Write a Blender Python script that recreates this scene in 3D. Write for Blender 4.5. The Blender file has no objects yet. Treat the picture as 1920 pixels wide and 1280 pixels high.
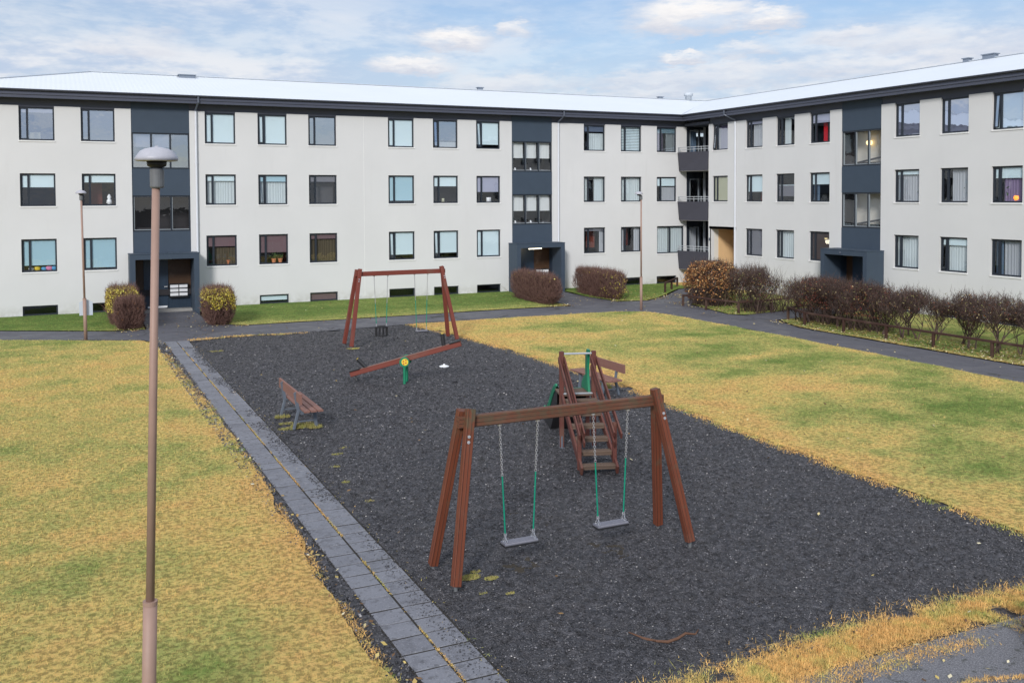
import bpy, math, random
import numpy as np
from mathutils import Vector, Matrix
from mathutils.geometry import delaunay_2d_cdt
R = math.radians
rng = np.random.default_rng(7)
random.seed(7)
S = bpy.context.scene
C = S.collection

# ------------------------------------------------------------------ camera
cam = bpy.data.cameras.new('camera'); co = bpy.data.objects.new('camera', cam); C.objects.link(co)
CAMP = Vector((-32.123, -44.797, 5.051))
YAW, PIT, ROL = 0.44421, 0.033427, 0.004535
fw0 = Vector((math.sin(YAW), math.cos(YAW), 0)); rt0 = Vector((math.cos(YAW), -math.sin(YAW), 0)); up0 = Vector((0, 0, 1))
fw = fw0*math.cos(PIT) - up0*math.sin(PIT); up1 = fw0*math.sin(PIT) + up0*math.cos(PIT)
rt = rt0*math.cos(ROL) - up1*math.sin(ROL); up = rt0*math.sin(ROL) + up1*math.cos(ROL)
co.matrix_world = Matrix(((rt.x, up.x, -fw.x, CAMP.x), (rt.y, up.y, -fw.y, CAMP.y), (rt.z, up.z, -fw.z, CAMP.z), (0, 0, 0, 1)))
cam.lens = 1796.44/1920*36; cam.sensor_width = 36; cam.shift_y = -(640-428.81)/1920
cam.clip_end = 3000; cam.clip_start = 0.1
S.camera = co

# ------------------------------------------------------------------ light
S.view_settings.view_transform = 'Standard'; S.view_settings.look = 'None'
S.view_settings.exposure = 0.6; S.view_settings.gamma = 1
SUN_AZ, SUN_EL = R(218), R(28)      # azimuth from +y clockwise: light comes from behind-left of the camera
sun = bpy.data.lights.new('sun', 'SUN'); sun.energy = 1.75; sun.angle = R(11); sun.color = (1, .975, .95)
so = bpy.data.objects.new('sun', sun); C.objects.link(so)
sd = Vector((math.sin(SUN_AZ)*math.cos(SUN_EL), math.cos(SUN_AZ)*math.cos(SUN_EL), math.sin(SUN_EL)))
so.rotation_euler = (-sd).to_track_quat('-Z', 'Y').to_euler()

W = bpy.data.worlds.new('World'); S.world = W; W.use_nodes = True
nt = W.node_tree; nt.nodes.clear()

class N:
    "tiny node-graph helper"
    def __init__(s, nt): s.nt = nt
    def n(s, t, **kw):
        nd = s.nt.nodes.new(t)
        for k, v in kw.items(): setattr(nd, k, v)
        return nd
    def set(s, sock, v):
        if v is None: return
        if isinstance(v, bpy.types.NodeSocket): s.nt.links.new(v, sock)
        else:
            if isinstance(v, (tuple, list)) and len(v) == 3 and sock.type == 'RGBA': v = (*v, 1)
            sock.default_value = v
    def m(s, op, a, b=None, c=None, clamp=False):
        nd = s.n('ShaderNodeMath', operation=op, use_clamp=clamp)
        s.set(nd.inputs[0], a); s.set(nd.inputs[1], b); s.set(nd.inputs[2], c)
        return nd.outputs[0]
    def mix(s, f, a, b, mode='MIX'):
        nd = s.n('ShaderNodeMix', data_type='RGBA', blend_type=mode)
        s.set(nd.inputs[0], f); s.set(nd.inputs[6], a); s.set(nd.inputs[7], b)
        return nd.outputs[2]
    def noise(s, vec, scale, detail=3, rough=.55, dist=0):
        nd = s.n('ShaderNodeTexNoise'); s.set(nd.inputs['Vector'], vec)
        nd.inputs['Scale'].default_value = scale; nd.inputs['Detail'].default_value = detail
        nd.inputs['Roughness'].default_value = rough; nd.inputs['Distortion'].default_value = dist
        return nd.outputs[0]
    def rng(s, v, a, b, c=0., d=1.):
        nd = s.n('ShaderNodeMapRange', interpolation_type='SMOOTHSTEP'); s.set(nd.inputs[0], v)
        for i, x in enumerate((a, b, c, d)): nd.inputs[i+1].default_value = x
        return nd.outputs[0]
    def ramp(s, f, stops):
        nd = s.n('ShaderNodeValToRGB'); s.set(nd.inputs[0], f); e = nd.color_ramp.elements
        while len(e) < len(stops): e.new(.5)
        for i, (p, c) in enumerate(stops): e[i].position = p; e[i].color = (*c, 1)
        return nd.outputs[0]
    def vmul(s, v, t):
        nd = s.n('ShaderNodeVectorMath', operation='MULTIPLY'); s.set(nd.inputs[0], v); nd.inputs[1].default_value = t
        return nd.outputs[0]

g = N(nt)
tc = g.n('ShaderNodeTexCoord').outputs['Generated']
sep = g.n('ShaderNodeSeparateXYZ'); nt.links.new(tc, sep.inputs[0])
X, Y, Z = sep.outputs
az0 = g.m('ARCTAN2', X, Y); el0 = g.m('ARCSINE', Z)
sky = g.n('ShaderNodeTexSky', sky_type='NISHITA', sun_disc=False)
sky.sun_elevation = SUN_EL; sky.sun_rotation = SUN_AZ; sky.air_density = 1.2; sky.dust_density = .6; sky.ozone_density = 2.0
skyc = g.mix(1.0, sky.outputs[0], (.064, .067, .078), 'MULTIPLY')
# wide thin veil, thicker to the horizon
cx = g.n('ShaderNodeCombineXYZ'); g.set(cx.inputs[0], az0); g.set(cx.inputs[1], g.m('MULTIPLY', el0, 3.5)); cx.inputs[2].default_value = 3.3
vv = cx.outputs[0]
n1 = g.noise(vv, 2.6, 5, .6, .6); n2 = g.noise(vv, 9, 6, .6, .3); n3 = g.noise(vv, 34, 4, .6)
hz = g.rng(el0, .25, .09, 0, .80)
leftv = g.m('MULTIPLY', g.rng(az0, .36, .1, 0, .38), g.rng(el0, .28, .12, .45, 1))
veil = g.m('ADD', g.m('ADD', hz, leftv), g.m('MULTIPLY', g.m('SUBTRACT', n1, .5), 1.8))
veil = g.m('ADD', veil, g.m('MULTIPLY', g.m('SUBTRACT', n2, .5), .5), clamp=True)
veil = g.m('MULTIPLY', veil, .9)
over = g.rng(el0, .3, .75, 0, .75)            # overhead the cover is thicker
veil = g.m('MAXIMUM', veil, g.m('MULTIPLY', over, g.rng(n1, .3, .6, .6, 1)))
low = g.mix(g.rng(g.m('ADD', n2, g.m('MULTIPLY', g.m('SUBTRACT', n3, .5), .5)), .35, .65), (.36, .42, .53), (.57, .575, .60)); vc = g.mix(g.rng(el0, .3, .8), low, (.92, .94, .97))
c1 = g.mix(veil, skyc, vc)
# cumulus puffs
az = g.m('ADD', az0, g.m('ADD', g.m('MULTIPLY', g.m('SUBTRACT', n3, .5), .035), g.m('MULTIPLY', g.m('SUBTRACT', n2, .5), .05)))
el = g.m('ADD', el0, g.m('ADD', g.m('MULTIPLY', g.m('SUBTRACT', g.noise(vv, 40, 5, .66), .5), .030), g.m('MULTIPLY', g.m('SUBTRACT', n2, .5), .008)))
PUFF = [(.6310,.1837,.0668,.0250,1),(.7045,.1778,.0334,.0166,1),(.3843,.1626,.0417,.0145,1),(.4468,.1733,.0178,.0111,.8),
 (.3429,.1355,.0529,.0122,.9),(.6813,.1467,.0306,.0100,.7),(.7853,.1555,.0390,.0102,.7),(.8336,.1475,.0501,.0122,.55),
 (.6203,.1403,.0278,.0071,.9),(.0730,.1453,.0473,.0111,.55),(.0901,.1603,.0223,.0090,.4),(.9026,.1354,.0612,.0167,.5),(.45,.118,.09,.011,.5),(.62,.118,.12,.012,.6),(.58,.105,.05,.008,.6),(.74,.125,.09,.012,.6),(.85,.115,.07,.010,.5),(.52,.100,.04,.007,.55),(.68,.130,.05,.006,.5)]
dens = None; lit = None
for a0, e0, ra, re, amp in PUFF:
    da = g.m('DIVIDE', g.m('SUBTRACT', az, a0), ra*1.15)
    de = g.m('DIVIDE', g.m('SUBTRACT', el, e0-re*.35), re*1.35)
    de = g.m('MAXIMUM', de, g.m('MULTIPLY', de, -1.9))
    q = g.m('SUBTRACT', 1, g.m('ADD', g.m('MULTIPLY', da, da), g.m('MULTIPLY', de, de)))
    d = g.rng(q, -.22, .85, 0, amp)
    dens = d if dens is None else g.m('MAXIMUM', dens, d)
    l = g.m('MULTIPLY', d, g.rng(el, e0-re*.8, e0+re*.5))
    lit = l if lit is None else g.m('MAXIMUM', lit, l)
dens = g.m('MULTIPLY', dens, g.rng(g.noise(vv, 22, 5, .6), .3, .55, .45, 1))
pc = g.mix(lit, (.44, .46, .52), (.68, .66, .645))
c2 = g.mix(dens, c1, pc)
bg = g.n('ShaderNodeBackground'); g.set(bg.inputs[0], c2); bg.inputs[1].default_value = 1.0
wo = g.n('ShaderNodeOutputWorld'); nt.links.new(bg.outputs[0], wo.inputs[0])

# ------------------------------------------------------------------ materials
MAT = {}
def mat(name, base=None, rough=.7, spec=.5, metal=0, fn=None, emit=None, estr=1):
    m = bpy.data.materials.new(name); m.use_nodes = True; t = m.node_tree
    b = t.nodes['Principled BSDF']; h = N(t)
    b.inputs['Roughness'].default_value = rough; b.inputs['Specular IOR Level'].default_value = spec; b.inputs['Metallic'].default_value = metal
    if base: b.inputs['Base Color'].default_value = (*base, 1)
    if emit: b.inputs['Emission Color'].default_value = (*emit, 1); b.inputs['Emission Strength'].default_value = estr
    if fn: fn(h, b)
    MAT[name] = m
    return m
def bump(h, b, hgt, st, dist=.01):
    n = h.n('ShaderNodeBump'); n.inputs['Strength'].default_value = st; n.inputs['Distance'].default_value = dist
    h.set(n.inputs['Height'], hgt); h.set(b.inputs['Normal'], n.outputs[0])
def pos(h): return h.n('ShaderNodeNewGeometry').outputs['Position']
def isl(h): return h.n('ShaderNodeNewGeometry').outputs['Random Per Island']
def attr(h, nm): 
    n = h.n('ShaderNodeAttribute'); n.attribute_name = nm; return n.outputs['Fac']
def plain(name, c, v=.12, sc=6, rough=.6, spec=.4, bmp=0, **k):
    def fn(h, b):
        n = h.noise(pos(h), sc, 5, .6)
        h.set(b.inputs['Base Color'], h.mix(n, tuple(x*(1-v) for x in c), tuple(min(1, x*(1+v)) for x in c)))
        if bmp: bump(h, b, h.noise(pos(h), sc*8, 4), bmp, .004)
    return mat(name, None, rough, spec, fn=fn, **k)

def f_render(h, b):
    p = pos(h)
    st = h.noise(h.vmul(p, (1, 1, .12)), 2.2, 5, .6)
    bl = h.noise(p, .5, 4, .55)
    c = h.mix(bl, (.605, .602, .592), (.69, .685, .675))
    c = h.mix(h.rng(st, .55, .8, 0, .16), c, (.50, .49, .465))
    sp = h.n('ShaderNodeSeparateXYZ'); h.set(sp.inputs[0], p)
    dirt = h.m('MULTIPLY', h.rng(sp.outputs[2], .75, .05, 0, .5), h.rng(h.noise(p, 3.5, 5), .35, .6))
    c = h.mix(dirt, c, (.40, .39, .34))
    h.set(b.inputs['Base Color'], c); bump(h, b, h.noise(p, 60, 4, .7), .25, .006)
mat('render', rough=.9, spec=.2, fn=f_render)
plain('sillwhite', (.80, .79, .77), .06, 4, .6)
plain('slate', (.047, .067, .095), .12, 2, .65, .35, .15)
plain('slateband', (.085, .092, .120), .10, 2, .7, .3, .15)
plain('fascia', (.070, .076, .105), .10, 2, .45, .5)
plain('frame', (.018, .024, .034), .2, 5, .4, .5)
plain('framegrey', (.26, .29, .31), .1, 5, .4, .5)
plain('balcony', (.060, .059, .074), .08, 3, .75, .3, .1)
plain('alu', (.42, .44, .46), .1, 5, .4, .5)
plain('downpipe', (.66, .68, .72), .05, 3, .45, .5)
plain('pipedark', (.10, .115, .15), .05, 3, .45, .5)
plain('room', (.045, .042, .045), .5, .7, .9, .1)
plain('apricot', (.72, .48, .25), .06, 2, .85, .2)
plain('cream', (.70, .66, .58), .06, 2, .85, .2)
plain('concrete', (.30, .29, .275), .2, 4, .9, .2, .3)
def f_roof(h, b):
    uv = h.n('ShaderNodeUVMap').outputs[0]
    s2 = h.n('ShaderNodeSeparateXYZ'); h.set(s2.inputs[0], uv)
    w = h.m('PINGPONG', s2.outputs[0], .0975)
    c = h.mix(h.noise(pos(h), .35, 4), (.68, .72, .76), (.76, .79, .82))
    c = h.mix(h.rng(w, .02, .0, 0, .05), c, (.55, .6, .66))
    h.set(b.inputs['Base Color'], c); bump(h, b, w, .25, .2)
mat('roofsheet', rough=.42, spec=.5, fn=f_roof)
plain('ventgrey', (.20, .235, .29), .12, 4, .5, .5)
plain('ridge', (.50, .54, .58), .1, 3, .5, .5)
def f_wood(c0, c1, green=0., lam=1):
    def fn(h, b):
        uv = h.n('ShaderNodeUVMap').outputs[0]
        n = h.noise(h.vmul(uv, (1.2, 34, 1)), 1.0, 6, .65, .4)
        big = h.noise(pos(h), 1.6, 4, .6)
        c = h.mix(n, c0, c1)
        c = h.mix(h.rng(n, .60, .72, 0, .5), c, tuple(x*.35 for x in c0))
        c = h.mix(h.rng(big, .50, .74, 0, .45), c, (.16, .11, .08))
        hh = n
        if lam:
            s2 = h.n('ShaderNodeSeparateXYZ'); h.set(s2.inputs[0], uv)
            gq = h.m('PINGPONG', s2.outputs[1], .0275)
            gr = h.rng(gq, .006, .001, 0, 1)
            c = h.mix(h.m('MULTIPLY', gr, .8), c, (.02, .012, .01))
            hh = h.m('SUBTRACT', n, gr)
        if green:
            p = pos(h); sp = h.n('ShaderNodeSeparateXYZ'); h.set(sp.inputs[0], p)
            k = h.m('MULTIPLY', h.rng(sp.outputs[2], 1.75, 2.2, 0, 1), h.rng(h.noise(p, 7, 5, .65), .42, .62, .12, 1))
            c = h.mix(h.m('MULTIPLY', k, green), c, (.075, .085, .05))
            k2 = h.rng(h.noise(p, 4.2, 4), .56, .7, 0, .5)
            c = h.mix(k2, c, (.10, .075, .045))
        h.set(b.inputs['Base Color'], c); bump(h, b, hh, .5, .006)
    return fn
mat('redwood', rough=.6, spec=.35, fn=f_wood((.055, .015, .009), (.26, .074, .034), .7))
mat('redwoodfar', rough=.55, spec=.35, fn=f_wood((.12, .026, .018), (.24, .060, .040), 0, 0))
mat('slidewood', rough=.6, spec=.35, fn=f_wood((.055, .018, .014), (.18, .060, .045), 0, 0))
mat('beamwood', rough=.65, spec=.35, fn=f_wood((.055, .022, .014), (.22, .078, .042), .55))
mat('treadwood', rough=.75, spec=.3, fn=f_wood((.07, .048, .036), (.19, .13, .095), 0, 0))
mat('benchwood', rough=.6, spec=.35, fn=f_wood((.14, .060, .045), (.31, .165, .13), 0, 0))
mat('fencewood', rough=.8, spec=.25, fn=f_wood((.025, .013, .010), (.085, .042, .032), 0, 0))
mat('doorwood', rough=.5, spec=.4, fn=f_wood((.025, .016, .010), (.11, .05, .02), 0, 0))
plain('greenplastic', (.012, .20, .10), .12, 6, .4, .5)
plain('greensleeve', (.0, .24, .15), .1, 6, .4, .5)
plain('rubber', (.018, .018, .02), .2, 30, .55, .5)
plain('rubbergrey', (.17, .17, .20), .2, 30, .40, .6)
plain('galv', (.38, .40, .42), .2, 20, .35, .6)
mat('chain', (.55, .55, .56), .3, .6, .7)
plain('yellow', (.78, .58, .05), .08, 12, .4, .5)
plain('red', (.5, .03, .03), .05, 12, .4, .5)
plain('black', (.012, .012, .014), .1, 12, .5, .5)
plain('white', (.78, .79, .80), .05, 8, .5, .4)
plain('benchsteel', (.115, .135, .165), .15, 12, .5, .5)
plain('lamptan', (.33, .215, .17), .14, 7, .55, .4, .1)
plain('lampcap', (.40, .40, .44), .15, 25, .45, .5)
plain('lampgrey', (.14, .145, .15), .2, 25, .5, .5)
plain('signback', (.50, .56, .64), .04, 8, .4, .5)
plain('bluedark', (.020, .036, .060), .15, 3, .45, .5)
plain('terracotta', (.55, .20, .09), .1, 12, .8, .2)
plain('plantgreen', (.06, .12, .03), .3, 25, .7, .3)
plain('bluetoy', (.08, .35, .62), .05, 12, .5, .4)
plain('pinktoy', (.75, .25, .45), .05, 12, .5, .4)
plain('redcloth', (.50, .02, .03), .12, 8, .9, .1)
plain('stone', (.06, .06, .065), .3, 25, .9, .2, .5)
plain('bark', (.055, .040, .034), .3, 25, .9, .2, .4)
plain('stick', (.13, .07, .045), .3, 25, .85, .2, .4)
mat('lampyellow', (.9, .75, .4), .5, emit=(1, .72, .32), estr=1.6)
mat('tube', (.9, .9, .85), .5, emit=(1, .88, .68), estr=2)
mat('globe', (.9, .3, .05), .5, emit=(1, .22, .03), estr=1.4)
mat('pendantlit', (.9, .8, .5), .5, emit=(1, .80, .36), estr=1.3)
def f_glass(fac, col=(.9, .95, 1)):
    def fn(h, b):
        t = h.n('ShaderNodeBsdfTransparent'); t.inputs[0].default_value = (.975, .99, 1.0, 1)
        gl = h.n('ShaderNodeBsdfGlossy'); gl.inputs['Roughness'].default_value = .015; gl.inputs[0].default_value = (*col, 1)
        lw = h.n('ShaderNodeLayerWeight'); lw.inputs[0].default_value = .5
        f = h.m('ADD', h.m('MULTIPLY', h.m('POWER', lw.outputs['Facing'], 4), .8), fac, clamp=True)
        # a slightly wavy pane
        bn = h.n('ShaderNodeBump'); bn.inputs['Strength'].default_value = .12; bn.inputs['Distance'].default_value = .02
        h.set(bn.inputs['Height'], h.noise(pos(h), 1.7, 2)); h.set(gl.inputs['Normal'], bn.outputs[0])
        mx = h.n('ShaderNodeMixShader'); h.set(mx.inputs[0], f)
        h.nt.links.new(t.outputs[0], mx.inputs[1]); h.nt.links.new(gl.outputs[0], mx.inputs[2])
        h.nt.links.new(mx.outputs[0], h.nt.nodes['Material Output'].inputs[0])
    return fn
mat('glass', fn=f_glass(.09)); mat('glasssky', fn=f_glass(.50, (.78, .86, .98)))
BL = {'w': (.60, .715, .75), 'c': (.36, .53, .60), 'y': (.42, .42, .30), 'p': (.17, .11, .12), 'g': (.15, .15, .175), 'v': (.36, .37, .47), 'b': (.10, .13, .19), 'n': (.09, .07, .065)}
for k, c in BL.items(): plain('blind_'+k, c, .03, 1.5, .85, .2)
def f_cloth(c):
    def fn(h, b):
        h.set(b.inputs['Base Color'], h.mix(h.noise(h.vmul(pos(h), (14, 14, .4)), 1, 3), tuple(x*.72 for x in c), c))
    return fn
for k, c in {'w': (.60, .67, .68), 'g': (.46, .48, .51), 'b': (.13, .19, .27), 'v': (.26, .20, .32), 'n': (.10, .08, .05), 'l': (.74, .76, .75)}.items():
    mat('cloth_'+k, rough=.9, spec=.1, fn=f_cloth(c))

def grasscol(h, dry, extra):
    p = pos(h)
    d = h.m('ADD', dry, h.m('MULTIPLY', h.m('SUBTRACT', h.noise(p, 1.1, 4, .6), .5), .55))
    d = h.m('ADD', d, h.m('MULTIPLY', h.m('SUBTRACT', h.noise(p, 6, 5, .7), .5), .75))
    d = h.m('ADD', d, extra)
    return h.ramp(d, [(0, (.12, .215, .050)), (.25, (.23, .31, .080)), (.48, (.45, .44, .145)), (.72, (.71, .53, .185)), (1, (.74, .46, .175))])
def f_lawn(h, b):
    p = pos(h)
    c = grasscol(h, attr(h, 'dry'), 0.0)
    c = h.mix(h.rng(h.noise(p, 13, 6, .7), .42, .58), h.mix(.62, c, (.10, .085, .03)), c)
    h.set(b.inputs['Base Color'], c); bump(h, b, h.noise(h.vmul(p, (1, 1, 1)), 22, 6, .75), .9, .05)
mat('lawn', rough=.95, spec=.08, fn=f_lawn)
def f_blade(h, b):
    r = isl(h)
    c = grasscol(h, attr(h, 'dry'), h.m('MULTIPLY', h.m('SUBTRACT', r, .5), .35))
    c = h.mix(1.0, c, h.mix(r, (.86, .86, .84), (1.2, 1.18, 1.12)), 'MULTIPLY')
    c = h.mix(h.rng(h.noise(pos(h), 11, 5, .7), .40, .55), h.mix(.4, c, (.15, .12, .04)), c)
    h.set(b.inputs['Base Color'], c)
mat('blade', rough=.8, spec=.15, fn=f_blade)
def f_gravel(h, b):
    p = pos(h)
    v = h.n('ShaderNodeTexVoronoi'); v.inputs['Scale'].default_value = 34; h.set(v.inputs['Vector'], p)
    a = h.noise(p, 9, 6, .75); a2 = h.noise(p, 1.1, 4, .6)
    c = h.ramp(a, [(.36, (.008, .008, .010)), (.5, (.045, .044, .050)), (.66, (.115, .113, .125))])
    c = h.mix(h.rng(v.outputs['Color'], .75, .95, 0, .5), c, (.14, .135, .145))
    c = h.mix(h.rng(a2, .35, .7, 0, .28), c, (.075, .068, .066))
    h.set(b.inputs['Base Color'], c)
    bump(h, b, h.m('ADD', h.m('MULTIPLY', v.outputs['Distance'], -1), h.m('MULTIPLY', a, 1.6)), 1, .03)
mat('gravel', rough=.55, spec=.5, fn=f_gravel)
def f_peb(h, b):
    r = isl(h)
    c = h.ramp(r, [(0, (.012, .012, .015)), (.45, (.040, .040, .045)), (.9, (.125, .122, .132)), (.985, (.17, .165, .17)), (1, (.42, .40, .38))])
    h.set(b.inputs['Base Color'], h.mix(1.0, c, h.ramp(h.noise(pos(h), 7.5, 5, .72), [(.36, (.38, .38, .40)), (.5, (.95, .95, .95)), (.64, (1.9, 1.88, 1.86))]), 'MULTIPLY'))
mat('pebble', rough=.45, spec=.5, fn=f_peb)
def f_yard(h, b):
    f_asph(h, b)
    p = pos(h); c0 = b.inputs['Base Color'].links[0].from_socket
    c = h.mix(h.rng(h.noise(p, 60, 4, .7), .42, .62), h.mix(.8, c0, (.15, .15, .165)), (.27, .27, .285))
    c = h.mix(h.rng(h.noise(p, 5, 5, .7), .56, .64, 0, .7), c, (.045, .05, .035))
    h.set(b.inputs['Base Color'], c); bump(h, b, h.noise(p, 55, 5, .75), 1, .02)
def f_asph(h, b):
    p = pos(h)
    c = h.mix(h.noise(p, 1.2, 5, .65), (.060, .061, .074), (.115, .115, .132))
    c = h.mix(h.rng(h.noise(p, 40, 3), .6, .75, 0, .5), c, (.19, .19, .20))
    c = h.mix(h.rng(h.noise(h.vmul(p, (1, 1, 1)), .5, 4, .5, 1.5), .52, .7, 0, .4), c, (.145, .14, .145))
    v = h.n('ShaderNodeTexVoronoi', feature='DISTANCE_TO_EDGE'); v.inputs['Scale'].default_value = .55
    mixv = h.n('ShaderNodeVectorMath', operation='ADD'); h.set(mixv.inputs[0], p)
    nz = h.n('ShaderNodeTexNoise'); nz.inputs['Scale'].default_value = 2.5; h.set(nz.inputs['Vector'], p); h.set(mixv.inputs[1], h.vmul(nz.outputs[1], (.7, .7, 0)))
    h.set(v.inputs['Vector'], mixv.outputs[0])
    ck = h.m('MULTIPLY', h.rng(v.outputs[0], .014, .002, 0, 1), h.rng(h.noise(p, .35, 2), .45, .55))
    c = h.mix(h.m('MULTIPLY', ck, .8), c, (.018, .02, .012))
    h.set(b.inputs['Base Color'], c); bump(h, b, h.noise(p, 90, 4, .7), .5, .01)
    h.set(b.inputs['Roughness'], h.rng(h.noise(p, .8, 4), .35, .65, .5, .8))
mat('asphalt', spec=.5, fn=f_asph); mat('yard', spec=.3, rough=.85, fn=f_yard)
def f_paver(h, b):
    p = pos(h); r = isl(h)
    c = h.mix(r, (.150, .154, .176), (.185, .19, .215))
    c = h.mix(h.rng(h.noise(p, 2.6, 5, .7), .46, .70, 0, .5), c, (.085, .085, .095))
    c = h.mix(h.rng(h.noise(p, 45, 4, .7), .54, .68, 0, .7), c, (.29, .29, .31))
    c = h.mix(h.rng(h.noise(p, 9, 5, .7), .54, .62, 0, .55), c, (.06, .06, .065))
    c = h.mix(h.rng(h.noise(p, 30, 4, .7), .62, .7, 0, .8), c, (.02, .02, .022))
    h.set(b.inputs['Base Color'], c); bump(h, b, h.noise(p, 50, 5, .7), .5, .01)
mat('paver', rough=.62, spec=.5, fn=f_paver)
def f_moss(h, b):
    h.set(b.inputs['Base Color'], h.ramp(h.m('ADD', h.m('MULTIPLY', isl(h), .6), h.m('MULTIPLY', h.noise(pos(h), 9, 3), .4)), [(0, (.18, .14, .06)), (.4, (.46, .38, .16)), (.7, (.30, .33, .08)), (1, (.58, .50, .26))]))
mat('moss', rough=.9, spec=.1, fn=f_moss)
def f_soil(h, b):
    p = pos(h)
    h.set(b.inputs['Base Color'], h.mix(h.noise(p, 3, 6, .7), (.028, .024, .020), (.10, .085, .065))); bump(h, b, h.noise(p, 20, 5, .7), .8, .03)
mat('soil', rough=.95, spec=.15, fn=f_soil)
def leafmat(name, stops):
    def fn(h, b):
        h.set(b.inputs['Base Color'], h.ramp(isl(h), stops))
    return mat(name, rough=.65, spec=.25, fn=fn)
plain('joint', (.040, .037, .033), .4, 20, .95, .1)
leafmat('leafyellow', [(0, (.42, .31, .05)), (.5, (.66, .52, .08)), (.8, (.52, .50, .09)), (1, (.76, .64, .20))])
leafmat('leaforange', [(0, (.20, .08, .035)), (.45, (.44, .19, .065)), (.8, (.62, .34, .12)), (1, (.58, .44, .22))])
leafmat('leafmix', [(0, (.13, .04, .025)), (.4, (.20, .07, .035)), (.62, (.16, .18, .05)), (.85, (.50, .42, .16)), (1, (.62, .50, .30))])
leafmat('leafred', [(0, (.12, .03, .025)), (.5, (.22, .06, .045)), (.80, (.30, .10, .05)), (1, (.60, .42, .16))])
leafmat('twigbrown', [(0, (.065, .036, .030)), (.5, (.15, .080, .065)), (1, (.26, .15, .115))])
leafmat('twigdark', [(0, (.034, .022, .019)), (.6, (.085, .055, .046)), (1, (.16, .105, .085))])
leafmat('fallen', [(0, (.10, .055, .03)), (.35, (.26, .15, .06)), (.7, (.50, .38, .12)), (1, (.66, .60, .42))])

# ------------------------------------------------------------------ mesh builders
def link(o, parent=None):
    C.objects.link(o)
    if parent: o.parent = parent
    return o
class MB:
    def __init__(s): s.v = []; s.f = []; s.uv = []
    def add(s, vs, fs, uvs=None):
        b = len(s.v); s.v += [tuple(x) for x in vs]
        for i, f in enumerate(fs):
            s.f.append(tuple(b+k for k in f)); s.uv += (uvs[i] if uvs else [(0, 0)]*len(f))
    def box(s, a, b):
        (x0, y0, z0), (x1, y1, z1) = [min(p, q) for p, q in zip(a, b)], [max(p, q) for p, q in zip(a, b)]
        s.add([(x0,y0,z0),(x1,y0,z0),(x1,y1,z0),(x0,y1,z0),(x0,y0,z1),(x1,y0,z1),(x1,y1,z1),(x0,y1,z1)],
              [(0,3,2,1),(4,5,6,7),(0,1,5,4),(1,2,6,5),(2,3,7,6),(3,0,4,7)])
    def beam(s, p0, p1, w, h, up=(0, 0, 1), ch=.12, off=None):
        "chamfered bar; w across, h along 'up'"
        p0, p1 = Vector(p0), Vector(p1); d = (p1-p0); L = d.length; d.normalize(); u = Vector(up)
        u = Vector((0, 1, 0)) if abs(u.normalized().dot(d)) > .98 else u; u = (u-d*u.dot(d)).normalized(); r = d.cross(u).normalized(); c = min(w, h)*ch
        a, b = w/2, h/2
        pr = [(-a, -b+c), (-a+c, -b), (a-c, -b), (a, -b+c), (a, b-c), (a-c, b), (-a+c, b), (-a, b-c)]
        per = [0]
        for i in range(8): q0, q1 = pr[i], pr[(i+1) % 8]; per.append(per[-1]+math.hypot(q1[0]-q0[0], q1[1]-q0[1]))
        vs = [p0+r*x+u*y for x, y in pr]+[p1+r*x+u*y for x, y in pr]
        o = random.random()*9 if off is None else off
        fs = []; uv = []
        for i in range(8):
            j = (i+1) % 8; fs.append((i, j, 8+j, 8+i)); uv.append([(o, per[i]), (o, per[i+1]), (o+L, per[i+1]), (o+L, per[i])])
        fs += [tuple(range(7, -1, -1)), tuple(range(8, 16))]
        uv += [[(o+x, o+y) for x, y in pr][::-1], [(o+x, o+y) for x, y in pr]]
        s.add(vs, fs, uv)
    def tube(s, pts, r, n=8, cap=True):
        pts = [Vector(p) for p in pts]; rr = r if isinstance(r, (list, tuple)) else [r]*len(pts)
        prev = None; rings = []; vs = []
        for i, p in enumerate(pts):
            d = (pts[min(i+1, len(pts)-1)]-pts[max(i-1, 0)]).normalized()
            if prev is None:
                prev = d.orthogonal().normalized()
            u = (prev-d*prev.dot(d)).normalized(); prev = u; w = d.cross(u)
            vs += [p+(u*math.cos(2*math.pi*k/n)+w*math.sin(2*math.pi*k/n))*rr[i] for k in range(n)]
        fs = [(i*n+k, i*n+(k+1) % n, (i+1)*n+(k+1) % n, (i+1)*n+k) for i in range(len(pts)-1) for k in range(n)]
        if cap: fs += [tuple(range(n-1, -1, -1)), tuple(range((len(pts)-1)*n, len(pts)*n))]
        s.add(vs, fs)
    def lathe(s, prof, c=(0, 0, 0), n=24):
        vs = [(c[0]+r*math.cos(2*math.pi*k/n), c[1]+r*math.sin(2*math.pi*k/n), c[2]+z) for r, z in prof for k in range(n)]
        fs = [(i*n+k, i*n+(k+1) % n, (i+1)*n+(k+1) % n, (i+1)*n+k) for i in range(len(prof)-1) for k in range(n)]
        fs += [tuple(range(n-1, -1, -1)), tuple(range((len(prof)-1)*n, len(prof)*n))]
        s.add(vs, fs)
    def prism(s, poly, vec):
        n = len(poly); v = Vector(vec)
        s.add([Vector(p) for p in poly]+[Vector(p)+v for p in poly],
              [tuple(range(n-1, -1, -1)), tuple(range(n, 2*n))]+[(i, (i+1) % n, n+(i+1) % n, n+i) for i in range(n)])
    def build(s, name, m, parent=None, smooth=False):
        me = bpy.data.meshes.new(name); me.from_pydata(s.v, [], s.f)
        ul = me.uv_layers.new(name='UVMap'); ul.data.foreach_set('uv', [c for q in s.uv for c in q])
        me.materials.append(MAT[m])
        if smooth: me.polygons.foreach_set('use_smooth', [True]*len(me.polygons))
        me.update()
        o = bpy.data.objects.new(name, me); link(o, parent)
        return o
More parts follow.
